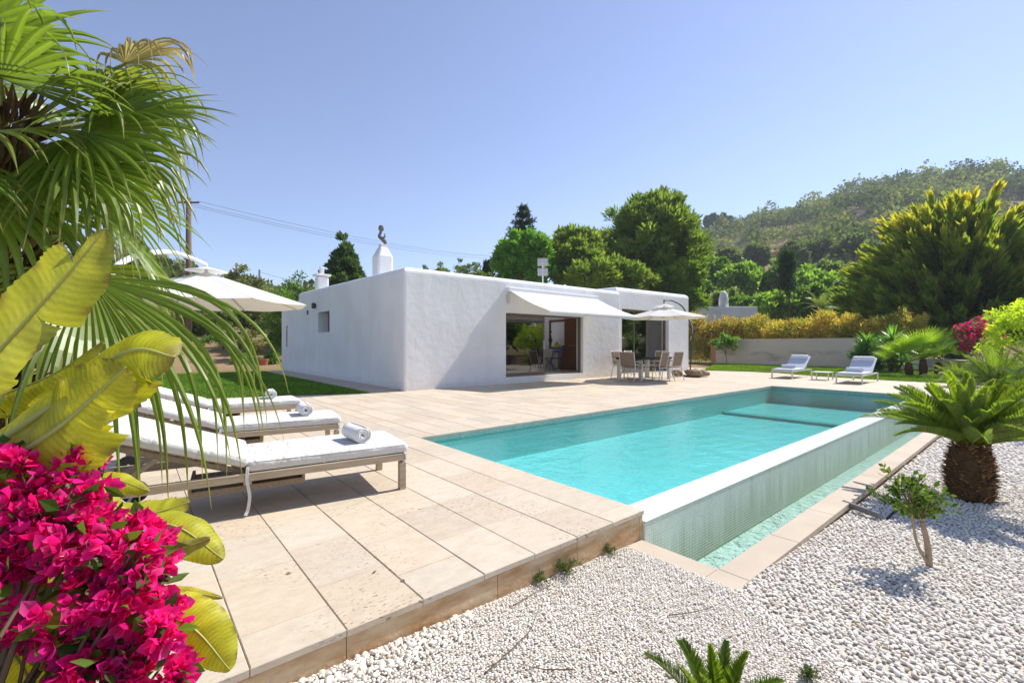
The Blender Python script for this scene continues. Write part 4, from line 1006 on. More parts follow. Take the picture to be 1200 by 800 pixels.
for k, (px, yt, yb) in enumerate([(829,255,267),(836,253,266),(841,256,267),(848,254,265),(855,256,265)]):
    cypress('thin cypress in the little row on the hill crest above the tallest pine', px, yt, yb+2, 240, 5, 140+k, group='cypresses on the hill crest')
# --- neighbouring buildings
def boxhouse(name, label, px0, px1, ytop, ybase, d, depth, mat, roof=None, wins=()):
    a = W(px0, ybase, d); b = W(px1, ybase, d); zt = W(px0, ytop, d)[2]; c = (a+b)/2
    r = emp(name, label, 'house', (c[0], c[1], a[2]), R(-40)); w = np.linalg.norm((b-a)[:2]); h = zt-a[2]
    MB().box(-w/2, 0, -3, w/2, depth, h).build('wall', mat, r, bevel=.06)
    if roof is not None:
        q = h+.02; MB().hexa([(-w/2-.4,-.4,q),(w/2+.4,-.4,q),(w/2+.4,depth+.4,q),(-w/2-.4,depth+.4,q)], [(-w*.2,depth*.4,q+roof),(w*.2,depth*.4,q+roof),(w*.2,depth*.6,q+roof),(-w*.2,depth*.6,q+roof)]).build('roof', M['terracotta'], r)
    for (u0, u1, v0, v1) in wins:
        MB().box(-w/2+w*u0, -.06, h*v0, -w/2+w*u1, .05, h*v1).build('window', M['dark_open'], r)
    return r
nb = boxhouse('white_house', 'low white neighbouring house with a rounded white chimney beyond the yellow hedge', 806, 888, 359, 396, 40, 8, M['plaster'])
zz = W(0, 340, 40)[2]
mb = MB(); zb = W(0, 359, 40)[2]-nb.location.z; zt = zz-nb.location.z
mb.tube([(.35,.6,zb-.1),(.35,.6,zb+.7),(.35,.6,zt-.25),(.35,.6,zt)], [.42,.40,.30,.10], 14); mb.build('chimney', M['plaster'], nb, smooth=True)
MB().box(-3.0, .5, zb+.001, -1.4, 3, zb+.28).build('roof_parapet', M['plaster'], nb, bevel=.05)
boxhouse('ochre_house', 'small ochre house with a terracotta roof peeking out right of the tallest pine', 812, 838, 326, 345, 75, 6, M['orange_wall'], 1.0, [(.55,.9,.15,.75)])
boxhouse('hill_villa', 'modern white villa high on the hill behind the golden cypress', 1158, 1192, 225, 238, 235, 12, M['plaster'], None, [(.1,.45,.25,.8),(.55,.9,.25,.8)])
boxhouse('hill_villa', 'second white villa block on the hill at the right edge behind the golden cypress', 1182, 1222, 229, 242, 228, 12, M['plaster'], None, [(.15,.4,.2,.75),(.5,.8,.2,.75)])
boxhouse('hill_house', 'pale stone house among the trees on the bare lower slope', 912, 926, 294, 305, 150, 6, M['orange_wall'], .8, [(.3,.6,.3,.7)])
boxhouse('white_house', 'tiny white house low among the hillside trees near the ochre house', 862, 880, 311, 317, 130, 6, M['plaster'], None, [(.2,.4,.2,.7)])
# --- yellow hedge behind the wall
def hedge():
    g = np.random.default_rng(101); r = emp('bamboo_hedge', 'long golden yellow and russet bamboo hedge behind the concrete garden wall', 'hedge', (28.6, 9.5, 0))
    n = 42000; y = g.uniform(-5.6, 6.4, n); h = 2.45+.75*vnoise(y, y*0, 1.3, 4)+.5*vnoise(y, y*0, .4, 8); u = g.uniform(0, 1, n)**.8
    P = np.stack([g.normal(.3, .45, n)-.2*u, y, .1+h*u], -1)
    D = g.normal(0, .55, (n, 3))+np.array([-.1, 0, .45]); V = cards(P, D, g.uniform(.12, .34, n), g.uniform(.03, .065, n), g)
    pat = (vnoise(y, u*3, 1.0, 7)*.9+.5+g.normal(0, .22, n))[:, None]
    c = cmix((.27, .31, .055), (.70, .54, .11), np.clip(pat, 0, 1)); red = g.uniform(0, 1, (n, 1)) < .10+.25*(y[:, None] > 2.5)*(u[:, None] > .6)
    c = np.where(red, np.array((.36, .13, .06)), c)
    npmesh('foliage', V, quads(n), M['leaf'], r, col=np.repeat(c, 4, 0))
    mb = MB()
    for i in range(90):
        yy = g.uniform(-5.5, 6.3); mb.tube([(.3+g.normal(0,.2), yy, -.1), (.3+g.normal(0,.25), yy+g.normal(0,.15), 2.2)], .014, 5)
    mb.build('canes', M['palebark'], r)
hedge()
shrub('bamboo_clump', 'loose straw coloured bamboo clump at the right end of the hedge by the golden cypress', 'shrub', 1012, 386, 26, 1.3, 1.15, (.14,.13,.04), (.34,.25,.09), 103, 34, 80, .26, .05, up=.6)
shrub('shrub', 'olive shrub under the golden cypress behind the yucca', 'shrub', 1056, 394, 24, 1.3, .95, (.09,.09,.03), (.22,.18,.06), 104, 30, 80, .2, .05, up=.4)
shrub('shrub', 'dull green shrub under the right side of the golden cypress', 'shrub', 1110, 396, 23, 1.5, .95, (.06,.08,.02), (.16,.16,.05), 105, 30, 80, .2, .06, up=.4)
# feather palms beyond the hedge
def frond_pin(parent, base, d0, L, nlf, lw, ll, col, g, droop=.5, vee=.5, name='frond', stem=.012, stiff=1.0, mat='palm'):
    d = nrm(np.array(d0, float)); P = [np.array(base, float)]; n = 16
    for i in range(n):
        d = nrm(d+np.array([0, 0, -droop/n*(.3+1.4*i/n)])); P.append(P[-1]+d*L/n)
    P = np.array(P); T = nrm(np.gradient(P, axis=0)); sd = nrm(np.cross(T, [0, 0, 1.0])); nv = np.cross(sd, T)
    u = np.linspace(.12, 1, nlf); Vs = []; cs = []
    for s in (-1, 1):
        q = u*n; i = np.minimum(q.astype(int), n-1); f = (q-i)[:, None]
        p = P[i]*(1-f)+P[i+1]*f; t = T[i]; l = ll*np.sin(np.clip(.25+u*.72, 0, 1)*math.pi)**.6*g.uniform(.9, 1.08, nlf)
        D = sd[i]*s*(.95-.45*u[:, None])+t*(.55+.5*u[:, None])+nv[i]*vee+g.normal(0, .05, (nlf, 3))
        D = nrm(D); b = nv[i]
        mid = p+D*l[:, None]*.45; tip = p+D*l[:, None]+np.array([0, 0, -1])*(l*(1-stiff)*.5)[:, None]
        S = nrm(np.cross(D, b))*lw*.5
        Vs.append(np.stack([p-S*.5, p+S*.5, mid+S, tip, mid-S], 1).reshape(-1, 3)); cs.append(np.repeat(np.array(col)*g.uniform(.75, 1.25, (nlf, 1)), 5, 0))
    V = np.concatenate(Vs); k = len(V)//5; b5 = np.arange(k)[:, None]*5
    Fq = np.concatenate([b5+np.array([0, 1, 2, 4]), ], 0); Ft = b5+np.array([4, 2, 3, 3])
    me_v = list(map(tuple, V)); fc = [tuple(x) for x in Fq]+[tuple(x[:3]) for x in Ft]
    m = MB(); m.v = me_v; m.f = fc; C = np.concatenate(cs)
    k0 = len(m.v); m.tube(P, np.linspace(stem, stem*.25, n+1), 5)
    C = np.concatenate([C, np.repeat([np.array(col)*np.array([1.5, 1.2, 1.0])], len(m.v)-k0, 0)])
    o = m.build(name, M[mat], parent)
    a = o.data.attributes.new('Col', 'FLOAT_COLOR', 'POINT'); c4 = np.ones((len(C), 4), np.float32); c4[:, :3] = C; a.data.foreach_set('color', c4.ravel())
    return o
def feather_palm(label, px, ytop, d, L, seed, n=15, z_off=0):
    g = np.random.default_rng(seed); b = W(px, ytop, d); z0 = gz(b[0], b[1]); H = b[2]-z0-L*.45
    r = emp('feather_palm', label, 'palm', (b[0], b[1], z0)); MB().tube([(0,0,-.2),(0,0,H*.5),(0,0,H)], [.22,.18,.2], 10).build('trunk', M['bark'], r, smooth=True)
    for i in range(n):
        a = i*2.399; el = .25+1.0*(i/n); frond_pin(r, (0, 0, H), (math.cos(a)*math.cos(el), math.sin(a)*math.cos(el), math.sin(el)), L*g.uniform(.85, 1.1), 26, .05, .5, (.16,.21,.05), g, 1.3, .2)
feather_palm('pale feather palm above the left half of the yellow hedge', 962, 350, 38, 1.9, 111)
feather_palm('pale feather palm above the right half of the yellow hedge', 990, 362, 33, 1.5, 112)
# --- small tree against the wall
sx = G(853, 428); 
tree('young_tree', 'young slender tree standing in the grass against the left end of the garden wall', 'tree', (26.3, 12.15, 0), 2, (0, .1, 1.25), (.62, .62, .42), 30, 45, .16, .07, (.05,.11,.02), (.13,.21,.04), 121, tr=.035, rc=.3, nlimb=9, bark='palebark')
# --- yuccas
def yucca(label, px, py, d, n, L, seed, h, col=(.07,.16,.03)):
    g = np.random.default_rng(seed); b = W(px, py, d); r = emp('yucca', label, 'yucca', (b[0], b[1], 0))
    heads = [(0, 0, h), (.25, .2, h*.8), (-.25, .15, h*.6), (.05,-.3,h*.35)]
    Vs = []; cs = []; mb = MB()
    for hx, hy, hz in heads:
        mb.tube([(hx*.3,hy*.3,-.05),(hx,hy,hz)], [.05,.04], 7); u = ball(g, n); u[:, 2] = np.abs(u[:, 2])*1.1-.25; u = nrm(u)
        P = np.array([hx, hy, hz])+u*.03; l = L*g.uniform(.75, 1.1, n)
        mid = P+u*l[:, None]*.5; tip = P+u*l[:, None]+np.array([0, 0, -.12*L]); S = nrm(np.cross(u, [0.01, 0, 1.0]))*.024
        Vs.append(np.stack([P-S*.8, P+S*.8, mid+S, tip, mid-S], 1).reshape(-1, 3)); cs.append(np.repeat(cmix(col, np.array(col)*1.9, g.uniform(0, 1, (n, 1))), 5, 0))
    V = np.concatenate(Vs); k = len(V)//5; m = MB(); m.v = list(map(tuple, V)); m.f = [(5*i, 5*i+1, 5*i+2, 5*i+4) for i in range(k)]+[(5*i+4, 5*i+2, 5*i+3) for i in range(k)]
    o = m.build('leaves', M['palm'], r); C = np.concatenate(cs); a = o.data.attributes.new('Col', 'FLOAT_COLOR', 'POINT'); c4 = np.ones((len(C), 4), np.float32); c4[:, :3] = C; a.data.foreach_set('color', c4.ravel())
    mb.build('stem', M['bark'], r, smooth=True)
yucca('spiky green yucca at the right end of the garden wall', 1016, 428, 19.6, 120, .72, 131, 1.15, (.10,.21,.035))
yucca('spiky green yucca behind the far lounger, the taller one next to the fan palm', 1046, 430, 18.6, 120, .80, 132, 1.30, (.12,.25,.04))
shrub('oleander_shrub', 'dark glossy shrub below the yuccas at the end of the garden wall', 'shrub', 1030, 432, 20.0, .85, .55, (.018,.05,.012), (.06,.11,.025), 133, 26, 90, .16, .045, z0=0)
# --- fan leaves
def fan_leaf(E, e, nrmv, L, nseg, spread, g, droop=.6, fuse=.45, col=(.10,.16,.02), tip=(.30,.27,.09), fold=.35, wk=1.0, steps=11, brk=.3, cup=.15):
    E = np.array(E, float); e = nrm(np.array(e, float)); s = nrm(np.cross(e, nrmv)); n0 = np.cross(s, e)
    Vs, Fs, Cs = [], [], []; dphi = 2*spread/(nseg-1); o = 0
    for j in range(nseg):
        ph = -spread+dphi*j; L0 = L*(.70+.30*math.cos(ph*.8))*g.uniform(.93, 1.05)
        d = nrm(math.cos(ph)*e+math.sin(ph)*s+cup*abs(math.sin(ph))*n0); nn = nrm(n0-cup*math.sin(ph)*s)
        p = E.copy(); wmax = fuse*L0*dphi*wk; kb = g.uniform(.55, .8) if g.uniform() < brk else 9; dr = droop*g.uniform(.6, 1.5)
        twist = g.normal(0, .25); tn = g.uniform(.78, 1.22)
        for i in range(steps+1):
            t = i/steps
            if i:
                k = dr*(.12+2.3*max(0, t-fuse*.75))/steps*2.2
                if t > kb: k += 5.5/steps
                d = nrm(d+np.array([0, 0, -k])); p = p+d*L0/steps
            sl = np.cross(d, nn)
            if np.linalg.norm(sl) < .15: sl = s
            sl = nrm(sl)
            if t > fuse: sl = nrm(sl+np.cross(d, sl)*twist*(t-fuse)*2)
            nl = nrm(np.cross(sl, d))
            w = min(t*L0*dphi*wk, wmax) if t <= fuse else wmax*(1-((t-fuse)/(1-fuse))**1.25)
            w = max(w, .0012)
            Vs += [p-sl*w*.5, p+nl*w*fold, p+sl*w*.5]
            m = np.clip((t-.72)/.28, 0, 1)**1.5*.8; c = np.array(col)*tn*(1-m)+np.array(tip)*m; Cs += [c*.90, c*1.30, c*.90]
            if i:
                a = o+3*(i-1); Fs += [(a, a+1, a+4, a+3), (a+1, a+2, a+5, a+4)]
        o += 3*(steps+1)
    return np.array(Vs), np.array(Fs), np.array(Cs)
def fan_palm_leaf(parent, hub, d0, pet, L, nseg, g, roll=0.0, name='frond', sag=.35, **kw):
    d = nrm(np.array(d0, float)); P = [np.array(hub, float)]; n = 9
    for i in range(n):
        d = nrm(d+np.array([0, 0, -sag/n])); P.append(P[-1]+d*pet/n)
    up = nrm(np.array([0, 0, 1.0])-d*d[2]) if abs(d[2]) < .97 else nrm(np.cross(d, [1, 0, 0])); sd = np.cross(d, up)
    nv = nrm(up*math.cos(roll)+sd*math.sin(roll))
    V, Fc, C = fan_leaf(P[-1], d, nv, L, nseg, kw.pop('spread', R(98)), g, **kw)
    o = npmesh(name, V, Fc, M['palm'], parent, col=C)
    m = MB().tube(P, np.linspace(.020, .011, n+1)*max(.6, L), 6); pe = m.build('petiole', M['petiole'], o, smooth=True)
    return o
M['petiole'] = m_simple('green_petiole', (.16, .19, .04), .5, .4)
# small fan palm by the far loungers
g = np.random.default_rng(141); b = W(1082, 440, 16.5)
fp = emp('dwarf_fan_palm', 'bright green clumping fan palm with several short shaggy trunks by the far deck', 'palm', (b[0], b[1], 0))
for k, (hx, hy, hz) in enumerate([(0,0,.62),(.35,-.38,.5),(-.30,.36,.48)]):
    MB().tube([(hx*.9,hy*.9,-.05),(hx,hy,hz*.5),(hx,hy,hz)], [.10,.13,.10], 9).build('trunk', M['fibre'], fp, smooth=True)
    for i in range(11 if k == 0 else 7):
        a = i*2.399+k; el = .45+.85*(i % 6)/6
        fan_palm_leaf(fp, (hx, hy, hz), (math.cos(a)*math.cos(el), math.sin(a)*math.cos(el), math.sin(el)), .70 if k == 0 else .55, .72 if k == 0 else .6, 26, g, .35, sag=.1, droop=.12, col=(.24,.36,.03), tip=(.36,.44,.05), spread=R(95), steps=7, brk=.0, fold=.3)
# --- yellow green shrub tree at the right, bougainvillea behind it
tree('golden_shrub_tree', 'yellow green feathery shrub tree hanging into the right edge of the view', 'tree', tuple(W(1218, 440, 12.5)[:2])+(0,), 2, (0, 0, 1.55), (1.15, 1.15, .85), 60, 120, .11, .05, (.16,.24,.02), (.36,.40,.03), 151, tr=.07, rc=.24, up=-.1)
def bougainvillea(label, base, heads, nfl, sz, seed, leaves, ca=(.78,.006,.175), cb=(.90,.035,.37), leafc=((.04,.10,.015),(.12,.20,.03)), lsz=.05):
    g = np.random.default_rng(seed); base = np.array(base, float); r = emp('bougainvillea', label, 'flowering shrub', base)
    Vs = []; cs = []; lv = []; lc = []; fl = []; mb = MB()
    for (c, rad, nf) in heads:
        c = np.array(c, float)-base; n = int(nf*nfl)
        u = ball(g, n)*(g.uniform(.35, 1, n)**.4)[:, None]*(1+.18*np.sin(7*g.uniform(0, 1, n)))[:, None]
        Pc = c+u*np.array(rad); ax = nrm(u*.9+g.normal(0, .45, (n, 3))+np.array([0, 0, .35])-FWD*.30)
        t1 = nrm(np.cross(ax, g.normal(size=(n, 3)))); t2 = np.cross(ax, t1); tone = g.uniform(0, 1, (n, 1)); s = sz*g.uniform(.7, 1.2, n)[:, None]
        for q in range(3):
            for lay in range(2):
                a = q*2.0944+lay*1.05; opn = .75 if lay == 0 else .35
                D = nrm((t1*math.cos(a)+t2*math.sin(a))*opn+ax*(.55 if lay == 0 else .9)); S = nrm(np.cross(D, ax)); B = np.cross(S, D); sc = s*(1 if lay == 0 else .8)
                wv = g.normal(0, .10, (n, 1)); md = Pc+D*sc*.48-B*sc*.13; tp = Pc+D*sc+B*sc*wv
                V = np.stack([Pc, Pc+D*sc*.30+S*sc*.30+B*sc*.05, Pc+D*sc*.66+S*sc*.30+B*sc*(.10+wv), tp, Pc+D*sc*.66-S*sc*.30+B*sc*(.10-wv), Pc+D*sc*.30-S*sc*.30+B*sc*.05, md], 1).reshape(-1, 3); Vs.append(V)
                fade = (g.uniform(0, 1, (n, 1)) > .9)*.5; cc_ = cmix(ca, cb, np.clip(tone+g.normal(0, .2, (n, 1)), 0, 1))*g.uniform(.72, 1.2, (n, 1)); cc_ = cc_*(1-fade)+np.array((.85, .16, .42))*fade
                c7 = np.repeat(cc_, 7, 0).reshape(n, 7, 3); c7[:, 0] *= .75; c7[:, 6] *= .85; cs.append(c7.reshape(-1, 3))
        kf = max(3, n//6); q0 = g.choice(n, min(n, kf), replace=False); fl.append(cards(Pc[q0]+ax[q0]*sz*.30, ax[q0]+g.normal(0, .3, (len(q0), 3)), sz*.34, sz*.26, g))
        k = int(leaves*nf); u = ball(g, k)*(g.uniform(.3, 1.06, k)**.5)[:, None]; P = c+u*np.array(rad); lv.append(cards(P, u+g.normal(0, .6, (k, 3)), lsz*g.uniform(.7, 1.3, k), lsz*.55, g)); lc.append(np.repeat(cmix(leafc[0], leafc[1], g.uniform(0, 1, (k, 1))), 4, 0))
        for q in range(4):
            e = c+ball(g, 1)[0]*np.array(rad)*.7; mb.tube(catmull([(0,0,0), c*.45+g.normal(0,.05,3), e], 10), np.linspace(.012, .003, 10), 5)
    V = np.concatenate(Vs); b7 = np.arange(len(V)//7)[:, None]*7
    npmesh('blossoms', V, np.concatenate([b7+np.array(q) for q in ([0,1,2,6],[6,2,3,3],[6,3,4,4],[0,6,4,5])])[:, :4] if False else np.concatenate([b7+np.array(q) for q in ([0,1,6],[1,2,6],[2,3,6],[3,4,6],[4,5,6],[5,0,6])]), M['bract'], r, col=np.concatenate(cs), smooth=True)
    V = np.concatenate(fl); npmesh('true_flowers', V, quads(len(V)//4), M['bract'], r, col=np.full((len(V), 3), (.72, .66, .42)))
    V = np.concatenate(lv); npmesh('leaves', V, quads(len(V)//4), M['leaf'], r, col=np.concatenate(lc)); mb.build('stems', M['bark'], r, smooth=True)
    return r
b = W(1158, 430, 15.5)
bougainvillea('pink bougainvillea bush between the golden cypress and the yellow green shrub tree', (b[0], b[1], 0), [(W(1138,388,15.5),(.42,.42,.30),1.2),(W(1160,378,15.8),(.45,.45,.3),.8),(W(1132,404,15.2),(.22,.22,.2),.3),(W(1166,404,15.5),(.5,.5,.45),.12)], 150, .075, 161, 420, lsz=.09)
# --- cycads
def cycad(label, base, th, tr, n, L, nlf, seed, lw=.012, ll=.13, elmin=.12, elmax=1.35, col=(.11,.175,.024)):
    g = np.random.default_rng(seed); r = emp('cycad', label, 'cycad', base)
    mb = MB(); Vs = []; cs = []
    mb.lathe([(tr*.85,-.1),(tr*.95,.03),(tr,th*.5),(tr*.86,th*.9),(tr*.4,th)], (0,0,0), 18)
    k = int(900*th/.4*tr/.14); a = g.uniform(0, 6.283, k); z = g.uniform(0, th, k); rr = tr*np.interp(z/th, [0, .5, 1], [.95, 1.0, .75])
    P = np.stack([np.cos(a)*rr, np.sin(a)*rr, z], -1); D = np.stack([np.cos(a), np.sin(a), np.full(k, .55)], -1)+g.normal(0, .25, (k, 3))
    V = cards(P-nrm(D)*.01, D, tr*g.uniform(.18, .42, k), tr*.16, g, np.stack([-np.sin(a)*0, np.cos(a)*0, np.ones(k)], -1))
    C = np.repeat(cmix((.10,.055,.025), (.36,.20,.085), g.uniform(0, 1, (k, 1))), 4, 0)
    mt = mb.build('trunk', M['fibre'], r, smooth=True); npmesh('leaf_bases', V, quads(k), M['cycadbark'], mt, col=C)
    for i in range(n):
        a = i*2.399+g.normal(0, .12); u = (i+.5)/n; el = elmin+(elmax-elmin)*u
        c = np.array(col)*g.uniform(.85, 1.3)*np.array([1+.5*(u > .7), 1+.35*(u > .7), 1])
        frond_pin(r, (math.cos(a)*tr*.25, math.sin(a)*tr*.25, th*.97), (math.cos(a)*math.cos(el), math.sin(a)*math.cos(el), math.sin(el)), L*g.uniform(.9, 1.08)*(1-.15*u), nlf, lw, ll, c, g, .55+.25*(1-u), .75, stem=.008)
    return r
cycad('large sago cycad with shaggy brown trunk standing in the white pebbles', (5.95, .50, -.27), .50, .165, 60, .76, 78, 171, .015, .13, .42, 1.38, (.19,.27,.035))
b = W(1168, 462, 9.8); cycad('sago cycad half hidden behind the large cycad at the right edge', (b[0], b[1], -.1), .35, .16, 36, 1.05, 44, 172, .016, .17)
b = W(1240, 500, 7.0); cycad('dark sago cycad cut off by the right edge of the view', (b[0], b[1], -.2), .4, .17, 30, 1.0, 44, 173, .016, .16)
b = W(1122, 448, 12.5); cycad('pale green young cycad behind the tip of the large cycad', (b[0], b[1], -.02), .15, .12, 24, .75, 36, 174, .016, .14, col=(.14,.20,.03))
cycad('low cycad whose frond tips reach in at the bottom edge of the view', (*W(842, 850, 1.5)[:2], -.17), .06, .06, 18, .27, 40, 175, .007, .06, .5, 1.3)
# --- sapling
def sapling():
    g = np.random.default_rng(181); r = emp('citrus_sapling', 'small citrus sapling with pale trunk planted in the white pebbles', 'sapling', (3.84, .50, -.255))
    mb = MB(); P = catmull([(0,0,-.05),(-.012,.01,.15),(-.05,.03,.30)], 8); mb.tube(P, np.linspace(.020, .013, 8), 8)
    P2 = catmull([(-.01,0,.02),(-.06,.05,.15),(-.10,.07,.33),(-.12,.08,.45)], 10); mb.tube(P2, np.linspace(.010, .005, 10), 6)
    ctr = np.array([-.09, .07, .44]); tips = []
    for i in range(34):
        u = ball(g, 1)[0]; u[2] = abs(u[2])*.9-.25; e = ctr+u*np.array([.22,.22,.20])*g.uniform(.6, 1.1)
        s = P[-1] if i % 2 else P2[g.integers(5, 10)]; mb.tube(catmull([s, (s+e)/2+np.array([0,0,.03]), e], 6), np.linspace(.005, .0018, 6), 5); tips.append((s, e))
    e = ctr+np.array(-RGT*.20+UPV*.20); tips.append((ctr, e)); mb.tube(catmull([ctr, (ctr+e)/2+UPV*.03, e], 6), np.linspace(.004, .0015, 6), 5)
    mb.build('trunk', M['palebark'], r, smooth=True)
    Ps = []; Ds = []
    for s, e in tips:
        for q in range(15):
            t = g.uniform(.3, 1.05); Ps.append(s+(e-s)*t+g.normal(0, .012, 3)); Ds.append((e-s)*.8/np.linalg.norm(e-s)+g.normal(0, .75, 3)+np.array([0,0,.1]))
    k = len(Ps); V = cards(np.array(Ps), np.array(Ds), g.uniform(.034, .060, k), g.uniform(.018, .030, k), g)
    npmesh('leaves', V, quads(k), M['leaf'], r, col=np.repeat(cmix((.035,.085,.012), (.14,.21,.03), g.uniform(0, 1, (k, 1))), 4, 0))
sapling()
hs = MB().tube(catmull([(5.20,.83,-.262),(5.06,.82,-.225),(4.88,.84,-.222),(4.70,.87,-.262)], 14), .009, 8).build('irrigation_hose', M['rubber'], smooth=True); tag(hs, 'short black irrigation hose lying on the pebbles behind the sapling', 'hose')
# weeds at the foot of the deck
def weed(label, x, y, z, s, n, seed):
    g = np.random.default_rng(seed); r = emp('weed', label, 'weed', (x, y, z), 0, 'weeds growing along the deck edge'); Vs = []; mb = MB()
    for i in range(n):
        u = ball(g, 1)[0]; u[2] = abs(u[2])*.7+.15; e = u*s*g.uniform(.5, 1); Q = catmull([(0,0,0), e*.5+UPV*.02, e], 8); mb.tube(Q, .0012, 4, False); k = 26
        q = g.integers(1, 8, k); Vs.append(cards(Q[q]+g.normal(0, .004, (k, 3)), g.normal(0, .6, (k, 3))+nrm(e)*.7, g.uniform(.010, .022, k), .004, g))
    V = np.concatenate(Vs); npmesh('leaves', V, quads(len(V)//4), M['leaf'], r, col=np.repeat(cmix((.05,.09,.03), (.13,.18,.06), g.uniform(0, 1, (len(V)//4, 1))), 4, 0)); mb.build('stems', M['petiole'], r)
weed('largest feathery weed against the deck edge', 1.93, 1.815, -.165, .13, 34, 191)
weed('small feathery weed just left of the largest weed at the deck edge', 1.72, 1.82, -.158, .07, 16, 192)
weed('tiny weed at the deck edge close to the trough corner', 2.33, 1.825, -.18, .06, 12, 193)
weed('little weed tuft in the pebbles beside the low cycad fronds', 2.05, .62, -.17, .05, 14, 194)
# ================================================================== FOREGROUND PALM
def big_palm():
    g = np.random.default_rng(201); hub = W(8, 165, 2.0); r = emp('fan_palm', 'tall fan palm with long drooping green fronds at the left edge beside the loungers', 'palm', (hub[0]-.06, hub[1]-.02, -.06))
    L0 = hub-np.array(r.location); mb = MB()
    mb.tube(catmull([(0,0,-.1),(.02,0,L0[2]*.5),L0+UPV*.05], 16), np.linspace(.11, .05, 16), 14); tk = mb.build('trunk', M['fibre'], r, smooth=True)
    k = 1500; a = g.uniform(0, 6.283, k); z = g.uniform(0, 1.06, k)**.8*L0[2]; P = np.stack([np.cos(a)*.08+L0[0]*z/L0[2], np.sin(a)*.13+L0[1]*z/L0[2], z], -1)
    V = cards(P, np.stack([np.cos(a)*.6, np.sin(a)*.6, np.full(k, .8)], -1)+g.normal(0, .3, (k, 3)), g.uniform(.08, .22, k), .02, g)
    npmesh('leaf_bases', V, quads(k), M['cycadbark'], tk, col=np.repeat(cmix((.04,.025,.012), (.16,.10,.05), g.uniform(0, 1, (k, 1))), 4, 0))
    def fr(rt, fw, up, pet, L, roll=0., nseg=40, dz=0., off=(0,0,0), **kw):
        d = RGT*rt+FWD*fw+UPV*up
        fan_palm_leaf(r, L0+UPV*dz+np.array(off), d, pet, L, nseg, g, roll, **kw)
    gr = (.155,.225,.03); yl = (.25,.30,.05)
    # fronds the photograph shows, from the top down
    fr(1.0, .05, .50, .40, .56, .55, col=gr, droop=.35, nseg=30, brk=.2)
    fr(.75, .25, .80, .40, .52, .2, col=yl, droop=.8, nseg=28, brk=.5)
    fr(1.0, -.10, .26, .36, .60, 1.0, col=gr, droop=.40, brk=.3, nseg=30)
    fr(1.0, .15, .02, .30, .58, .95, col=yl, droop=.9, brk=.65, nseg=30)
    fr(1.0, -.12, -.14, .34, .56, .8, col=gr, droop=.7, brk=.6, nseg=28)
    E = W(104, 326, 1.92)-np.array(r.location); e_ = nrm(RGT*.80-UPV*.50-FWD*.12)
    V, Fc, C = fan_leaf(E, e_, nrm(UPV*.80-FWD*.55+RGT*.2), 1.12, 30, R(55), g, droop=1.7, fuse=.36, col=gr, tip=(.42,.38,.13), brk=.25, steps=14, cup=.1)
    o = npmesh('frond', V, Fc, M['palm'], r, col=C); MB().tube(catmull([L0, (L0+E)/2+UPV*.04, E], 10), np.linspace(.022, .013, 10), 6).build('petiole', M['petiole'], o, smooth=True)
    fr(.35, .10, -.90, .60, .80, .6, col=yl, droop=1.0, brk=.6, tip=(.40,.36,.12), nseg=28)
    fr(.50, -.5, .50, .34, .56, -.2, col=gr, droop=.6, brk=.35, nseg=30)
    fr(.38, -.6, -.05, .28, .52, .2, col=yl, droop=.9, brk=.5, nseg=30)
    fr(.25, -.5, -.65, .32, .66, .1, col=gr, droop=.9, brk=.4, nseg=30)
    fr(.50, .5, .55, .36, .52, .1, col=gr, droop=.6, nseg=30)
    fr(.1, -.3, .95, .36, .55, .0, col=gr, droop=.5, nseg=30)
    for i in range(16):
        a = 1.9+i*2.399; el = .95-1.6*i/16
        d = (math.cos(a)*math.cos(el), math.sin(a)*math.cos(el), math.sin(el))
        if np.dot(d, RGT) > .55: continue
        fan_palm_leaf(r, L0, d, .38, .6, 34, g, g.uniform(-.4, .4), col=gr, droop=.7, brk=.3)
    # dry hanging leaf in the top
    fr(.75, .2, .95, .60, .40, .3, col=(.34,.26,.12), tip=(.42,.32,.16), droop=1.3, brk=.9, nseg=22)
big_palm()
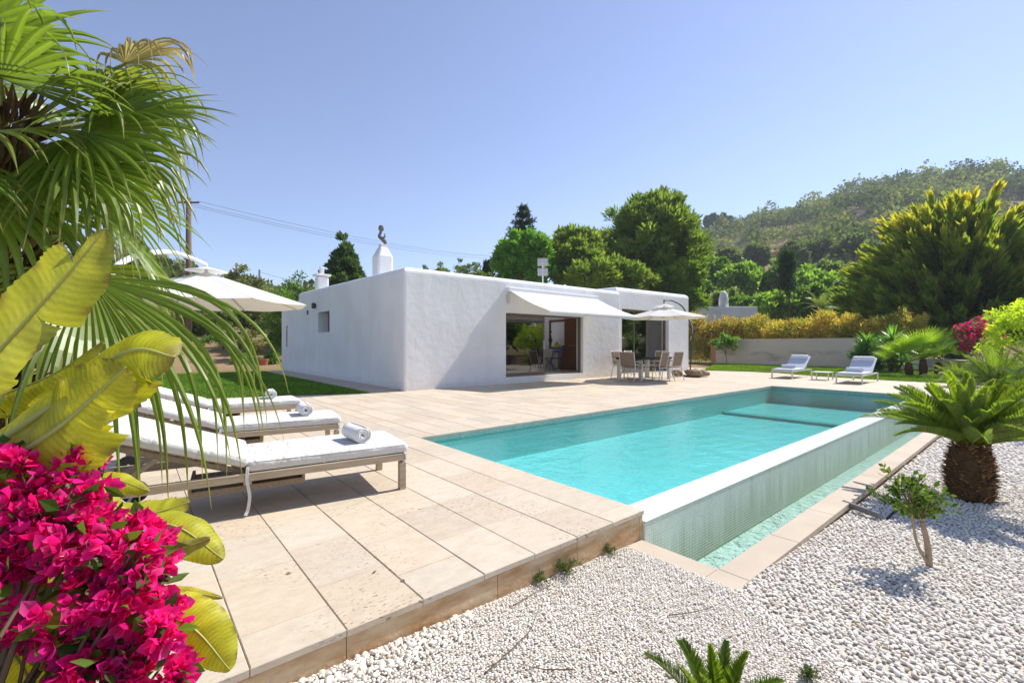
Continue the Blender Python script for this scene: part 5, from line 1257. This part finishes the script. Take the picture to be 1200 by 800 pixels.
# ================================================================== BANANA
def banana_leaf(parent, spine, wmax, nv, g, col0=(.30,.34,.025), tears=(), droop=.3, ragged=.0, curl=0.0, peak=.5, name='leaf', tipbrown=.0, cols2=None):
    col = tuple(x*1.45 for x in col0); n = 90; m = 7; P = catmull(np.array(spine), n); T = nrm(np.gradient(P, axis=0)); nv = np.array(nv, float)
    S = nrm(np.cross(T, nv)); N = np.cross(S, T); t = np.linspace(0, 1, n)
    prof = wmax*np.clip(np.sin(math.pi*np.clip(t**(math.log(.5)/math.log(peak)), 0, 1))**.62, 0.01, 1)
    Vs, Fs, Cs = [], [], []; o = 0; brn = np.array((.22,.15,.07))
    for s in (-1, 1):
        cuts = sorted([int(x*n) for x in tears if (int(x*1000) % 2 == 0) == (s > 0)]); seg = [0]+cuts+[n-1]
        for a, b in zip(seg[:-1], seg[1:]):
            ex = g.normal(0, .30) if len(cuts) else 0
            for i in range(a, b+1):
                cut_in = 0
                for j in range(m):
                    u = j/(m-1); ang = droop*(u**1.4)+ex*u*u*(1 if a else .4)
                    e = 1+ragged*g.normal(0, 1)*(j == m-1)
                    w = prof[i]*u*e
                    fwd_ = T[i]*w*.35*u
                    cor = .0034*math.sin(t[i]*260-u*6)*u*(wmax/.12)+.004*math.sin(t[i]*37+s)*u
                    q = P[i]+S[i]*s*w*math.cos(ang)-N[i]*w*math.sin(ang)+fwd_+N[i]*cor
                    if curl and u > .6: q = q+N[i]*(u-.6)**1*curl*w
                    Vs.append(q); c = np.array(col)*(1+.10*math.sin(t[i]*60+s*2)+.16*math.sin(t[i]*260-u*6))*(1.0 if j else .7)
                    eb = max(tipbrown*max(0, (t[i]-.86)/.14), (.85 if (j == m-1 and tipbrown and (int(t[i]*23) % 3 == 0)) else 0)); eb = min(eb, 1)
                    Cs.append(c*(1-eb)+brn*eb)
            k = b-a+1
            for i in range(k-1):
                for j in range(m-1):
                    q = o+i*m+j; f = (q, q+1, q+m+1, q+m); Fs.append(f if s > 0 else f[::-1])
            o += k*m
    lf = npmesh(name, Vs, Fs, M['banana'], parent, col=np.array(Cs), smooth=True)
    MB().tube(P, np.linspace(.011, .002, n)*max(.5, wmax/.11), 7).build('midrib', M['midrib'], lf, smooth=True)
    return lf
M['midrib'] = m_simple('pale_midrib', (.38, .40, .10), .45, .4)
def banana():
    g = np.random.default_rng(211); b0 = np.array([-.62, 1.95, -.08])
    r = emp('banana_plant', 'yellow green banana plant with big torn leaves in the left foreground', 'plant', b0)
    def w(px, py, d): return W(px, py, d)-b0
    MB().tube(catmull([(0,0,-.05),(.02,0,.3),(.05,.02,.62)], 10), np.linspace(.075, .045, 10), 12).build('stem', M['petiole'], r, smooth=True)
    toc = -FWD
    up = np.array([0, 0, 1.0])
    # upright leaf rising to the right
    banana_leaf(r, [w(-190,560,1.5), w(-60,470,1.45), w(55,350,1.42), w(124,268,1.42)], .115, -FWD*.85+up*.35-RGT*.1, g, (.27,.30,.045), droop=.25, peak=.55, tears=(.331,.62,.811,.456), tipbrown=.35)
    # big leaf pointing right with torn curled edge
    banana_leaf(r, [w(-170,640,1.25), w(-40,545,1.25), w(70,470,1.27), w(150,412,1.3), w(205,418,1.33)], .155, -FWD*.75+up*.55, g, (.33,.36,.022), droop=.45, peak=.52, ragged=.03, tears=(.522,.61,.73,.835), curl=.25, tipbrown=.8)
    # broad leaf below it
    banana_leaf(r, [w(-140,640,1.15), w(-20,560,1.17), w(70,500,1.2), w(148,430,1.25)], .15, -FWD*.7+up*.6+RGT*.2, g, (.36,.38,.022), droop=.2, peak=.6, tears=(.742,.55,.631,.82), tipbrown=.35)
    banana_leaf(r, [w(-60,600,1.62), w(30,520,1.64), w(105,470,1.66), w(160,455,1.68)], .060, -FWD*.6+up*.75, g, (.30,.34,.03), droop=.7, peak=.5, tears=(.4,.533,.66,.751), tipbrown=.6)
    banana_leaf(r, [w(-20,640,1.45), w(70,585,1.48), w(120,560,1.5), w(175,575,1.52)], .055, -FWD*.6+up*.75, g, (.34,.36,.03), droop=.6, peak=.5, tears=(.5,.633,.71), tipbrown=.6)
    banana_leaf(r, [w(-120,500,1.5), w(-20,470,1.55), w(60,440,1.6), w(120,400,1.65)], .10, -FWD*.4+up*.9, g, (.34,.36,.03), droop=.6, peak=.5, tears=(.4,.62), tipbrown=.7, ragged=.03)
    # lower leaves reaching out over the deck
    banana_leaf(r, [w(-40,560,1.35), w(40,548,1.38), w(95,575,1.4), w(150,612,1.42)], .085, -FWD*.5+up*.85, g, (.36,.38,.03), droop=.5, peak=.45, tears=(.6,))
    banana_leaf(r, [w(20,620,1.35), w(100,610,1.4), w(175,602,1.45), w(222,588,1.5)], .075, -FWD*.6+up*.75, g, (.33,.36,.04), droop=.3, peak=.55, tears=(.55,.7), tipbrown=.9, ragged=.05)
    banana_leaf(r, [w(40,660,1.3), w(120,625,1.33), w(200,615,1.36), w(262,655,1.38)], .075, -FWD*.55+up*.8, g, (.36,.38,.03), droop=.5, peak=.6, tears=(.5,.66), tipbrown=.3)
    banana_leaf(r, [w(60,700,1.25), w(130,675,1.27), w(200,648,1.3), w(246,630,1.33)], .042, -FWD*.8+up*.3, g, (.24,.26,.07), droop=.8, peak=.5, tipbrown=1.0)
    banana_leaf(r, [w(60,720,1.22), w(140,700,1.24), w(205,692,1.26), w(262,700,1.28)], .032, -FWD*.7+up*.6, g, (.34,.34,.04), droop=.9, peak=.4, tipbrown=1.0)
    banana_leaf(r, [w(90,700,1.15), w(170,712,1.17), w(225,735,1.18), w(270,785,1.18)], .072, -FWD*.75+up*.5, g, (.38,.38,.022), droop=.45, peak=.6, tears=(.51,.64), tipbrown=.25)
    banana_leaf(r, [w(-70,780,1.0), w(-15,712,1.02), w(35,715,1.03), w(80,790,1.03)], .085, -FWD*.75+up*.5, g, (.33,.35,.025), droop=.4, peak=.55, tears=(.45,.6,.72), tipbrown=.5)
    banana_leaf(r, [w(-80,700,1.1), w(-30,720,1.1), w(20,770,1.1), w(50,830,1.1)], .07, -FWD*.75+up*.5, g, (.34,.36,.025), droop=.4, peak=.6)
banana()
# foreground bougainvillea
HD = [((20,555),1.18,(.085,.10,.07),.9),((75,585),1.17,(.09,.10,.075),1.0),((30,630),1.12,(.10,.10,.08),1.1),((100,640),1.14,(.095,.10,.085),1.1),((160,650),1.16,(.075,.09,.075),.8),((150,700),1.13,(.08,.09,.07),.9),
      ((82,712),1.08,(.10,.10,.07),1.0),((12,668),1.06,(.06,.07,.05),.5),((120,760),1.08,(.09,.09,.06),.9),((190,735),1.1,(.04,.05,.045),.25),((92,785),1.04,(.05,.06,.03),.4),((180,793),1.08,(.075,.07,.035),.7),((-60,640),1.1,(.12,.12,.14),1.0),((200,712),1.12,(.02,.02,.02),.06),((168,618),1.17,(.03,.03,.025),.10),((92,540),1.2,(.03,.03,.03),.1)]
bougainvillea('mass of vivid magenta bougainvillea blossoms filling the lower left corner', (-.35, 1.30, -.1), [(W(p[0], p[1], d), rad, nf) for p, d, rad, nf in HD], 88, .038, 221, 52, lsz=.055)
# ================================================================== PEBBLES (uncountable, scattered stones)
def pebbles(name, poly, spacing, size, seed, mat):
    V = [(x, y, 0) for x, y in poly]
    xs = [p[0] for p in poly]; ys = [p[1] for p in poly]
    st = .07
    a, b_, c_, d_ = min(xs), max(xs), min(ys), max(ys)
    gx = np.arange(a, b_+st, st); gy = np.arange(c_, d_+st, st); X, Y = np.meshgrid(gx, gy); X = np.clip(X, a, b_); Y = np.clip(Y, c_, d_)
    Z = grz(X, Y); nx, ny = len(gx), len(gy); i = np.arange(nx*ny).reshape(ny, nx)
    Fc = np.stack([i[:-1,:-1], i[:-1,1:], i[1:,1:], i[1:,:-1]], -1).reshape(-1, 4); VV = np.stack([X, Y, Z], -1).reshape(-1, 3)
    cen = VV[Fc].mean(1); Fc = Fc[inpoly(cen[:, :2], poly)]
    o = npmesh(name, VV, Fc, mat); tag(o, kind='stuff')
    ng = bpy.data.node_groups.new(name, 'GeometryNodeTree'); N = ng.nodes; Lk = ng.links
    ng.interface.new_socket('Geometry', in_out='INPUT', socket_type='NodeSocketGeometry'); ng.interface.new_socket('Geometry', in_out='OUTPUT', socket_type='NodeSocketGeometry')
    gi = N.new('NodeGroupInput'); go = N.new('NodeGroupOutput')
    dp = N.new('GeometryNodeDistributePointsOnFaces'); dp.distribute_method = 'POISSON'; dp.inputs['Distance Min'].default_value = spacing; dp.inputs['Density Max'].default_value = 1.6/(spacing*spacing); dp.inputs['Seed'].default_value = seed
    ico = N.new('GeometryNodeMeshIcoSphere'); ico.inputs['Radius'].default_value = 1.0; ico.inputs['Subdivisions'].default_value = 2
    sp = N.new('GeometryNodeSetPosition'); nz = N.new('ShaderNodeTexNoise'); nz.inputs['Scale'].default_value = .9
    sub = N.new('ShaderNodeVectorMath'); sub.operation = 'SUBTRACT'; sub.inputs[1].default_value = (.5, .5, .5)
    mul = N.new('ShaderNodeVectorMath'); mul.operation = 'SCALE'; mul.inputs['Scale'].default_value = .75
    Lk.new(nz.outputs['Color'], sub.inputs[0]); Lk.new(sub.outputs[0], mul.inputs[0]); Lk.new(mul.outputs[0], sp.inputs['Offset']); Lk.new(ico.outputs['Mesh'], sp.inputs['Geometry'])
    sm = N.new('GeometryNodeSetShadeSmooth'); Lk.new(sp.outputs[0], sm.inputs[0])
    mt = N.new('GeometryNodeSetMaterial'); mt.inputs['Material'].default_value = mat; Lk.new(sm.outputs[0], mt.inputs[0])
    io = N.new('GeometryNodeInstanceOnPoints'); Lk.new(gi.outputs[0], dp.inputs['Mesh']); Lk.new(dp.outputs['Points'], io.inputs['Points']); Lk.new(mt.outputs[0], io.inputs['Instance'])
    rr = N.new('FunctionNodeRandomValue'); rr.data_type = 'FLOAT_VECTOR'; rr.inputs[0].default_value = (-.5, -.5, 0); rr.inputs[1].default_value = (.5, .5, 6.283)
    Lk.new(rr.outputs[0], io.inputs['Rotation'])
    rs = N.new('FunctionNodeRandomValue'); rs.data_type = 'FLOAT_VECTOR'; rs.inputs[0].default_value = (size*.55, size*.45, size*.32); rs.inputs[1].default_value = (size*1.15, size*.85, size*.62); rs.inputs['Seed'].default_value = 5
    Lk.new(rs.outputs[0], io.inputs['Scale']); Lk.new(io.outputs[0], go.inputs[0])
    md = o.modifiers.new('Scatter', 'NODES'); md.node_group = ng
    return o
def m_pebble(name, a, b, c, pc):
    t = NT(name); rnd = t.n('ShaderNodeObjectInfo').outputs['Random']
    col = t.ramp(rnd, [(0.0, c), (pc, a), (1.0, b)])
    col = t.mix(col, tuple(x*.8 for x in a), t.ramp(t.noise(t.pos(), 90, 3), [(.5, 0.0), (.75, .6)]))
    return t.done(t.pbsdf(col, .7, .25))
M['pebble'] = m_pebble('white_pebble', (.68, .625, .54), (.83, .78, .70), (.50, .39, .26), .08)
M['chip'] = m_pebble('white_stone_chip', (.70, .64, .55), (.84, .79, .71), (.48, .38, .26), .10)
pebbles('small_gravel', [(-.5,-.6),(2.0,-.6),(2.32,.6),(2.54,1.12),(2.54,1.83),(-.5,1.83)], .0105, .0085, 1, M['chip'])
pebbles('white_pebbles', [(1.85,-.6),(2.15,.6),(2.50,1.11),(6.7,1.11),(6.7,-3.2),(1.6,-3.2)], .0192, .0155, 2, M['pebble'])
pebbles('far_pebbles', [(6.6,1.11),(13.4,1.11),(13.4,-5),(6.6,-5)], .034, .028, 3, M['pebble'])
pebbles('edge_pebbles', [(.2,1.60),(1.25,1.72),(1.25,1.83),(.2,1.83)], .022, .019, 4, M['pebble'])
tw = MB()
for k, pts in enumerate([[(1.05,1.42),(1.2,1.46),(1.38,1.52),(1.5,1.6)],[(1.35,1.22),(1.25,1.3),(1.2,1.38)],[(2.0,1.2),(2.12,1.14),(2.26,1.1)],[(1.45,1.72),(1.6,1.74),(1.78,1.76)]]):
    o = MB().tube(catmull([(x, y, float(grz(x, y))+.012+.004*math.sin(i*3)) for i, (x, y) in enumerate(pts)], 10), np.linspace(.0028, .0012, 10), 5).build('twig', M['bark'], smooth=True)
    tag(o, ['longest dry twig lying on the gravel near the deck edge','short dark twig pointing at the camera on the gravel','thin twig on the gravel below the trough corner','dry twig lying tight along the foot of the deck'][k], 'twig', 'twigs on the gravel')
# fallen leaves
for k, (x, y, z, a) in enumerate([(.93,2.20,.004,.3),(1.02,2.02,.004,1.9),(.62,2.46,.004,2.5)]):
    V = cards(np.array([[0,0,0.]]), np.array([[1.,0,.08]]), .03, .014, np.random.default_rng(k), np.array([[0,.1,1.]]))
    o = npmesh('fallen_leaf', V, [(0,1,2,3)], M['soil']); o.location = (x, y, z); o.rotation_euler.z = a
    s = o.modifiers.new('S', 'SOLIDIFY'); s.thickness = .001
    tag(o, ['brown fallen leaf on the deck slab in front of the nearest lounger','brown fallen leaf close to the deck edge','brown fallen leaf by the deck joint near the banana leaves'][k], 'leaf', 'fallen leaves on the deck')
# ================================================================== POLES AND WIRES
def pole(label, px, ytop, ybase, d, rad, arms=True):
    t_ = W(px, ytop, d); z0 = gz(t_[0], t_[1]); r = emp('utility_pole', label, 'pole', (t_[0], t_[1], z0))
    MB().tube([(0,0,-.5),(0,0,t_[2]-z0)], [rad*1.3, rad], 10).build('shaft', M['pole'], r, smooth=True)
    if arms: MB().bar(-RGT*.7+UPV*(t_[2]-z0-.3), RGT*.7+UPV*(t_[2]-z0-.3), .09, .1).build('crossarm', M['pole'], r)
    return t_
p0 = pole('thick wooden utility pole rising behind the palm fronds', 221, 232, 340, 30, .15)
p1 = pole('slim utility pole standing left of the fruit trees', 304, 316, 345, 70, .13, False)
p2 = pole('slimmer utility pole further left among the olive trees', 277, 308, 340, 78, .13, False)
e1 = W(578, 300, 62); e0 = p0+np.array([0, 0, -.2])
def wire(label, a, b, sag, group, rad=.016):
    P = np.array([a+(b-a)*t+np.array([0, 0, -sag*4*t*(1-t)]) for t in np.linspace(0, 1, 24)]); o = MB().tube(P, rad, 5).build('power_line', M['rubber']); tag(o, label, 'cable', group)
for k in range(3):
    off = RGT*(k-1)*.6+UPV*(-.28*(k == 1)); lab = ['upper power line crossing the sky above the villa','lowest of the three power lines crossing the sky above the villa','power line crossing the sky above the villa, between the upper and lowest one'][k]
    wire(lab, e0+off, e1+off*1.3, .7, 'power lines above the villa', .010)
wire('thin cable between the two distant slim poles and the fruit trees', p1-UPV*.3, W(372, 333, 55), .2, None, .018)
wire('thin cable running left from the thick pole behind the palm', e0, W(-120, 250, 45), .5, None, .012)
# ================================================================== REFLECTED GARDEN (seen in the glass doors)
for k, (x, y, h, w) in enumerate([(27,-14,6,3.4),(34,-15,7.5,4.2),(43,-13.5,8,4.6)]):
    tree('garden_tree', ['broad green tree mirrored in the closed glass door leaf, nearest the pool','tallest green tree mirrored in the glass doors','green tree mirrored in the window wall of the right wing'][k], 'tree', (x, y, -.3), h, (0, 0, h*.6), (w, w, h*.42), 60, 70, .5, .26, (.06,.10,.02), (.15,.21,.04), 230+k, tr=.2, rc=.3)
# ================================================================== LIGHT, AIR, CAMERA
sun_dir = np.array([.92, -.10, 1.0]); sun_dir /= np.linalg.norm(sun_dir)
ld = bpy.data.lights.new('sun', 'SUN'); ld.energy = 4.5; ld.angle = R(.53); ld.color = (1, .955, .88)
lo = bpy.data.objects.new('sun', ld); COL.objects.link(lo); lo.rotation_euler = Vector(sun_dir).to_track_quat('Z', 'Y').to_euler()
w_ = bpy.data.worlds.new('World'); scene.world = w_; w_.use_nodes = True; nt = w_.node_tree; nt.nodes.clear()
sk = nt.nodes.new('ShaderNodeTexSky'); sk.sky_type = 'NISHITA'; sk.sun_disc = False; sk.sun_elevation = math.asin(sun_dir[2]); sk.sun_rotation = math.atan2(sun_dir[0], sun_dir[1])
sk.altitude = 50; sk.air_density = 1.0; sk.dust_density = .12; sk.ozone_density = 5.5
bg = nt.nodes.new('ShaderNodeBackground'); bg.inputs[1].default_value = .118; wo = nt.nodes.new('ShaderNodeOutputWorld')
hs_ = nt.nodes.new('ShaderNodeHueSaturation'); hs_.inputs['Saturation'].default_value = .88; nt.links.new(sk.outputs[0], hs_.inputs['Color']); tn = nt.nodes.new('ShaderNodeMix'); tn.data_type = 'RGBA'; tn.blend_type = 'MULTIPLY'; tn.inputs[0].default_value = 1; tn.inputs[7].default_value = (1.06, .965, 1.01, 1); nt.links.new(hs_.outputs[0], tn.inputs[6]); nt.links.new(tn.outputs[2], bg.inputs[0]); nt.links.new(bg.outputs[0], wo.inputs[0])
if 1:
    hz = MB().box(-330, -330, -8, 345, 345, 125).build('haze', None); tag(hz, kind='stuff')
    hm = bpy.data.materials.new('air'); hm.use_nodes = True; t_ = hm.node_tree; t_.nodes.clear(); oo = t_.nodes.new('ShaderNodeOutputMaterial'); pv = t_.nodes.new('ShaderNodeVolumePrincipled')
    pv.inputs['Color'].default_value = (.80, .88, 1, 1); pv.inputs['Density'].default_value = .0004; pv.inputs['Anisotropy'].default_value = .25; t_.links.new(pv.outputs[0], oo.inputs[1]); hz.data.materials.append(hm)
cam = bpy.data.cameras.new('camera'); co = bpy.data.objects.new('camera', cam); COL.objects.link(co)
cam.sensor_width = 36; cam.lens = 36*F/1200; cam.shift_y = (HOR-400)/1200; cam.clip_start = .05; cam.clip_end = 5000
co.location = (0, 0, EYE); co.rotation_euler = (R(90), 0, R(50-90)); scene.camera = co
vs = scene.view_settings; vs.view_transform = 'Standard'; vs.look = 'None'; vs.exposure = .60; vs.gamma = 1; vs.use_curve_mapping = False
scene.display_settings.display_device = 'sRGB'
cy = scene.cycles; scene.render.engine = 'CYCLES'; cy.use_denoising = True; cy.max_bounces = 10; cy.transparent_max_bounces = 16; cy.volume_bounces = 1; cy.diffuse_bounces = 6; cy.caustics_reflective = False; cy.caustics_refractive = False
cy.sample_clamp_indirect = 6.0
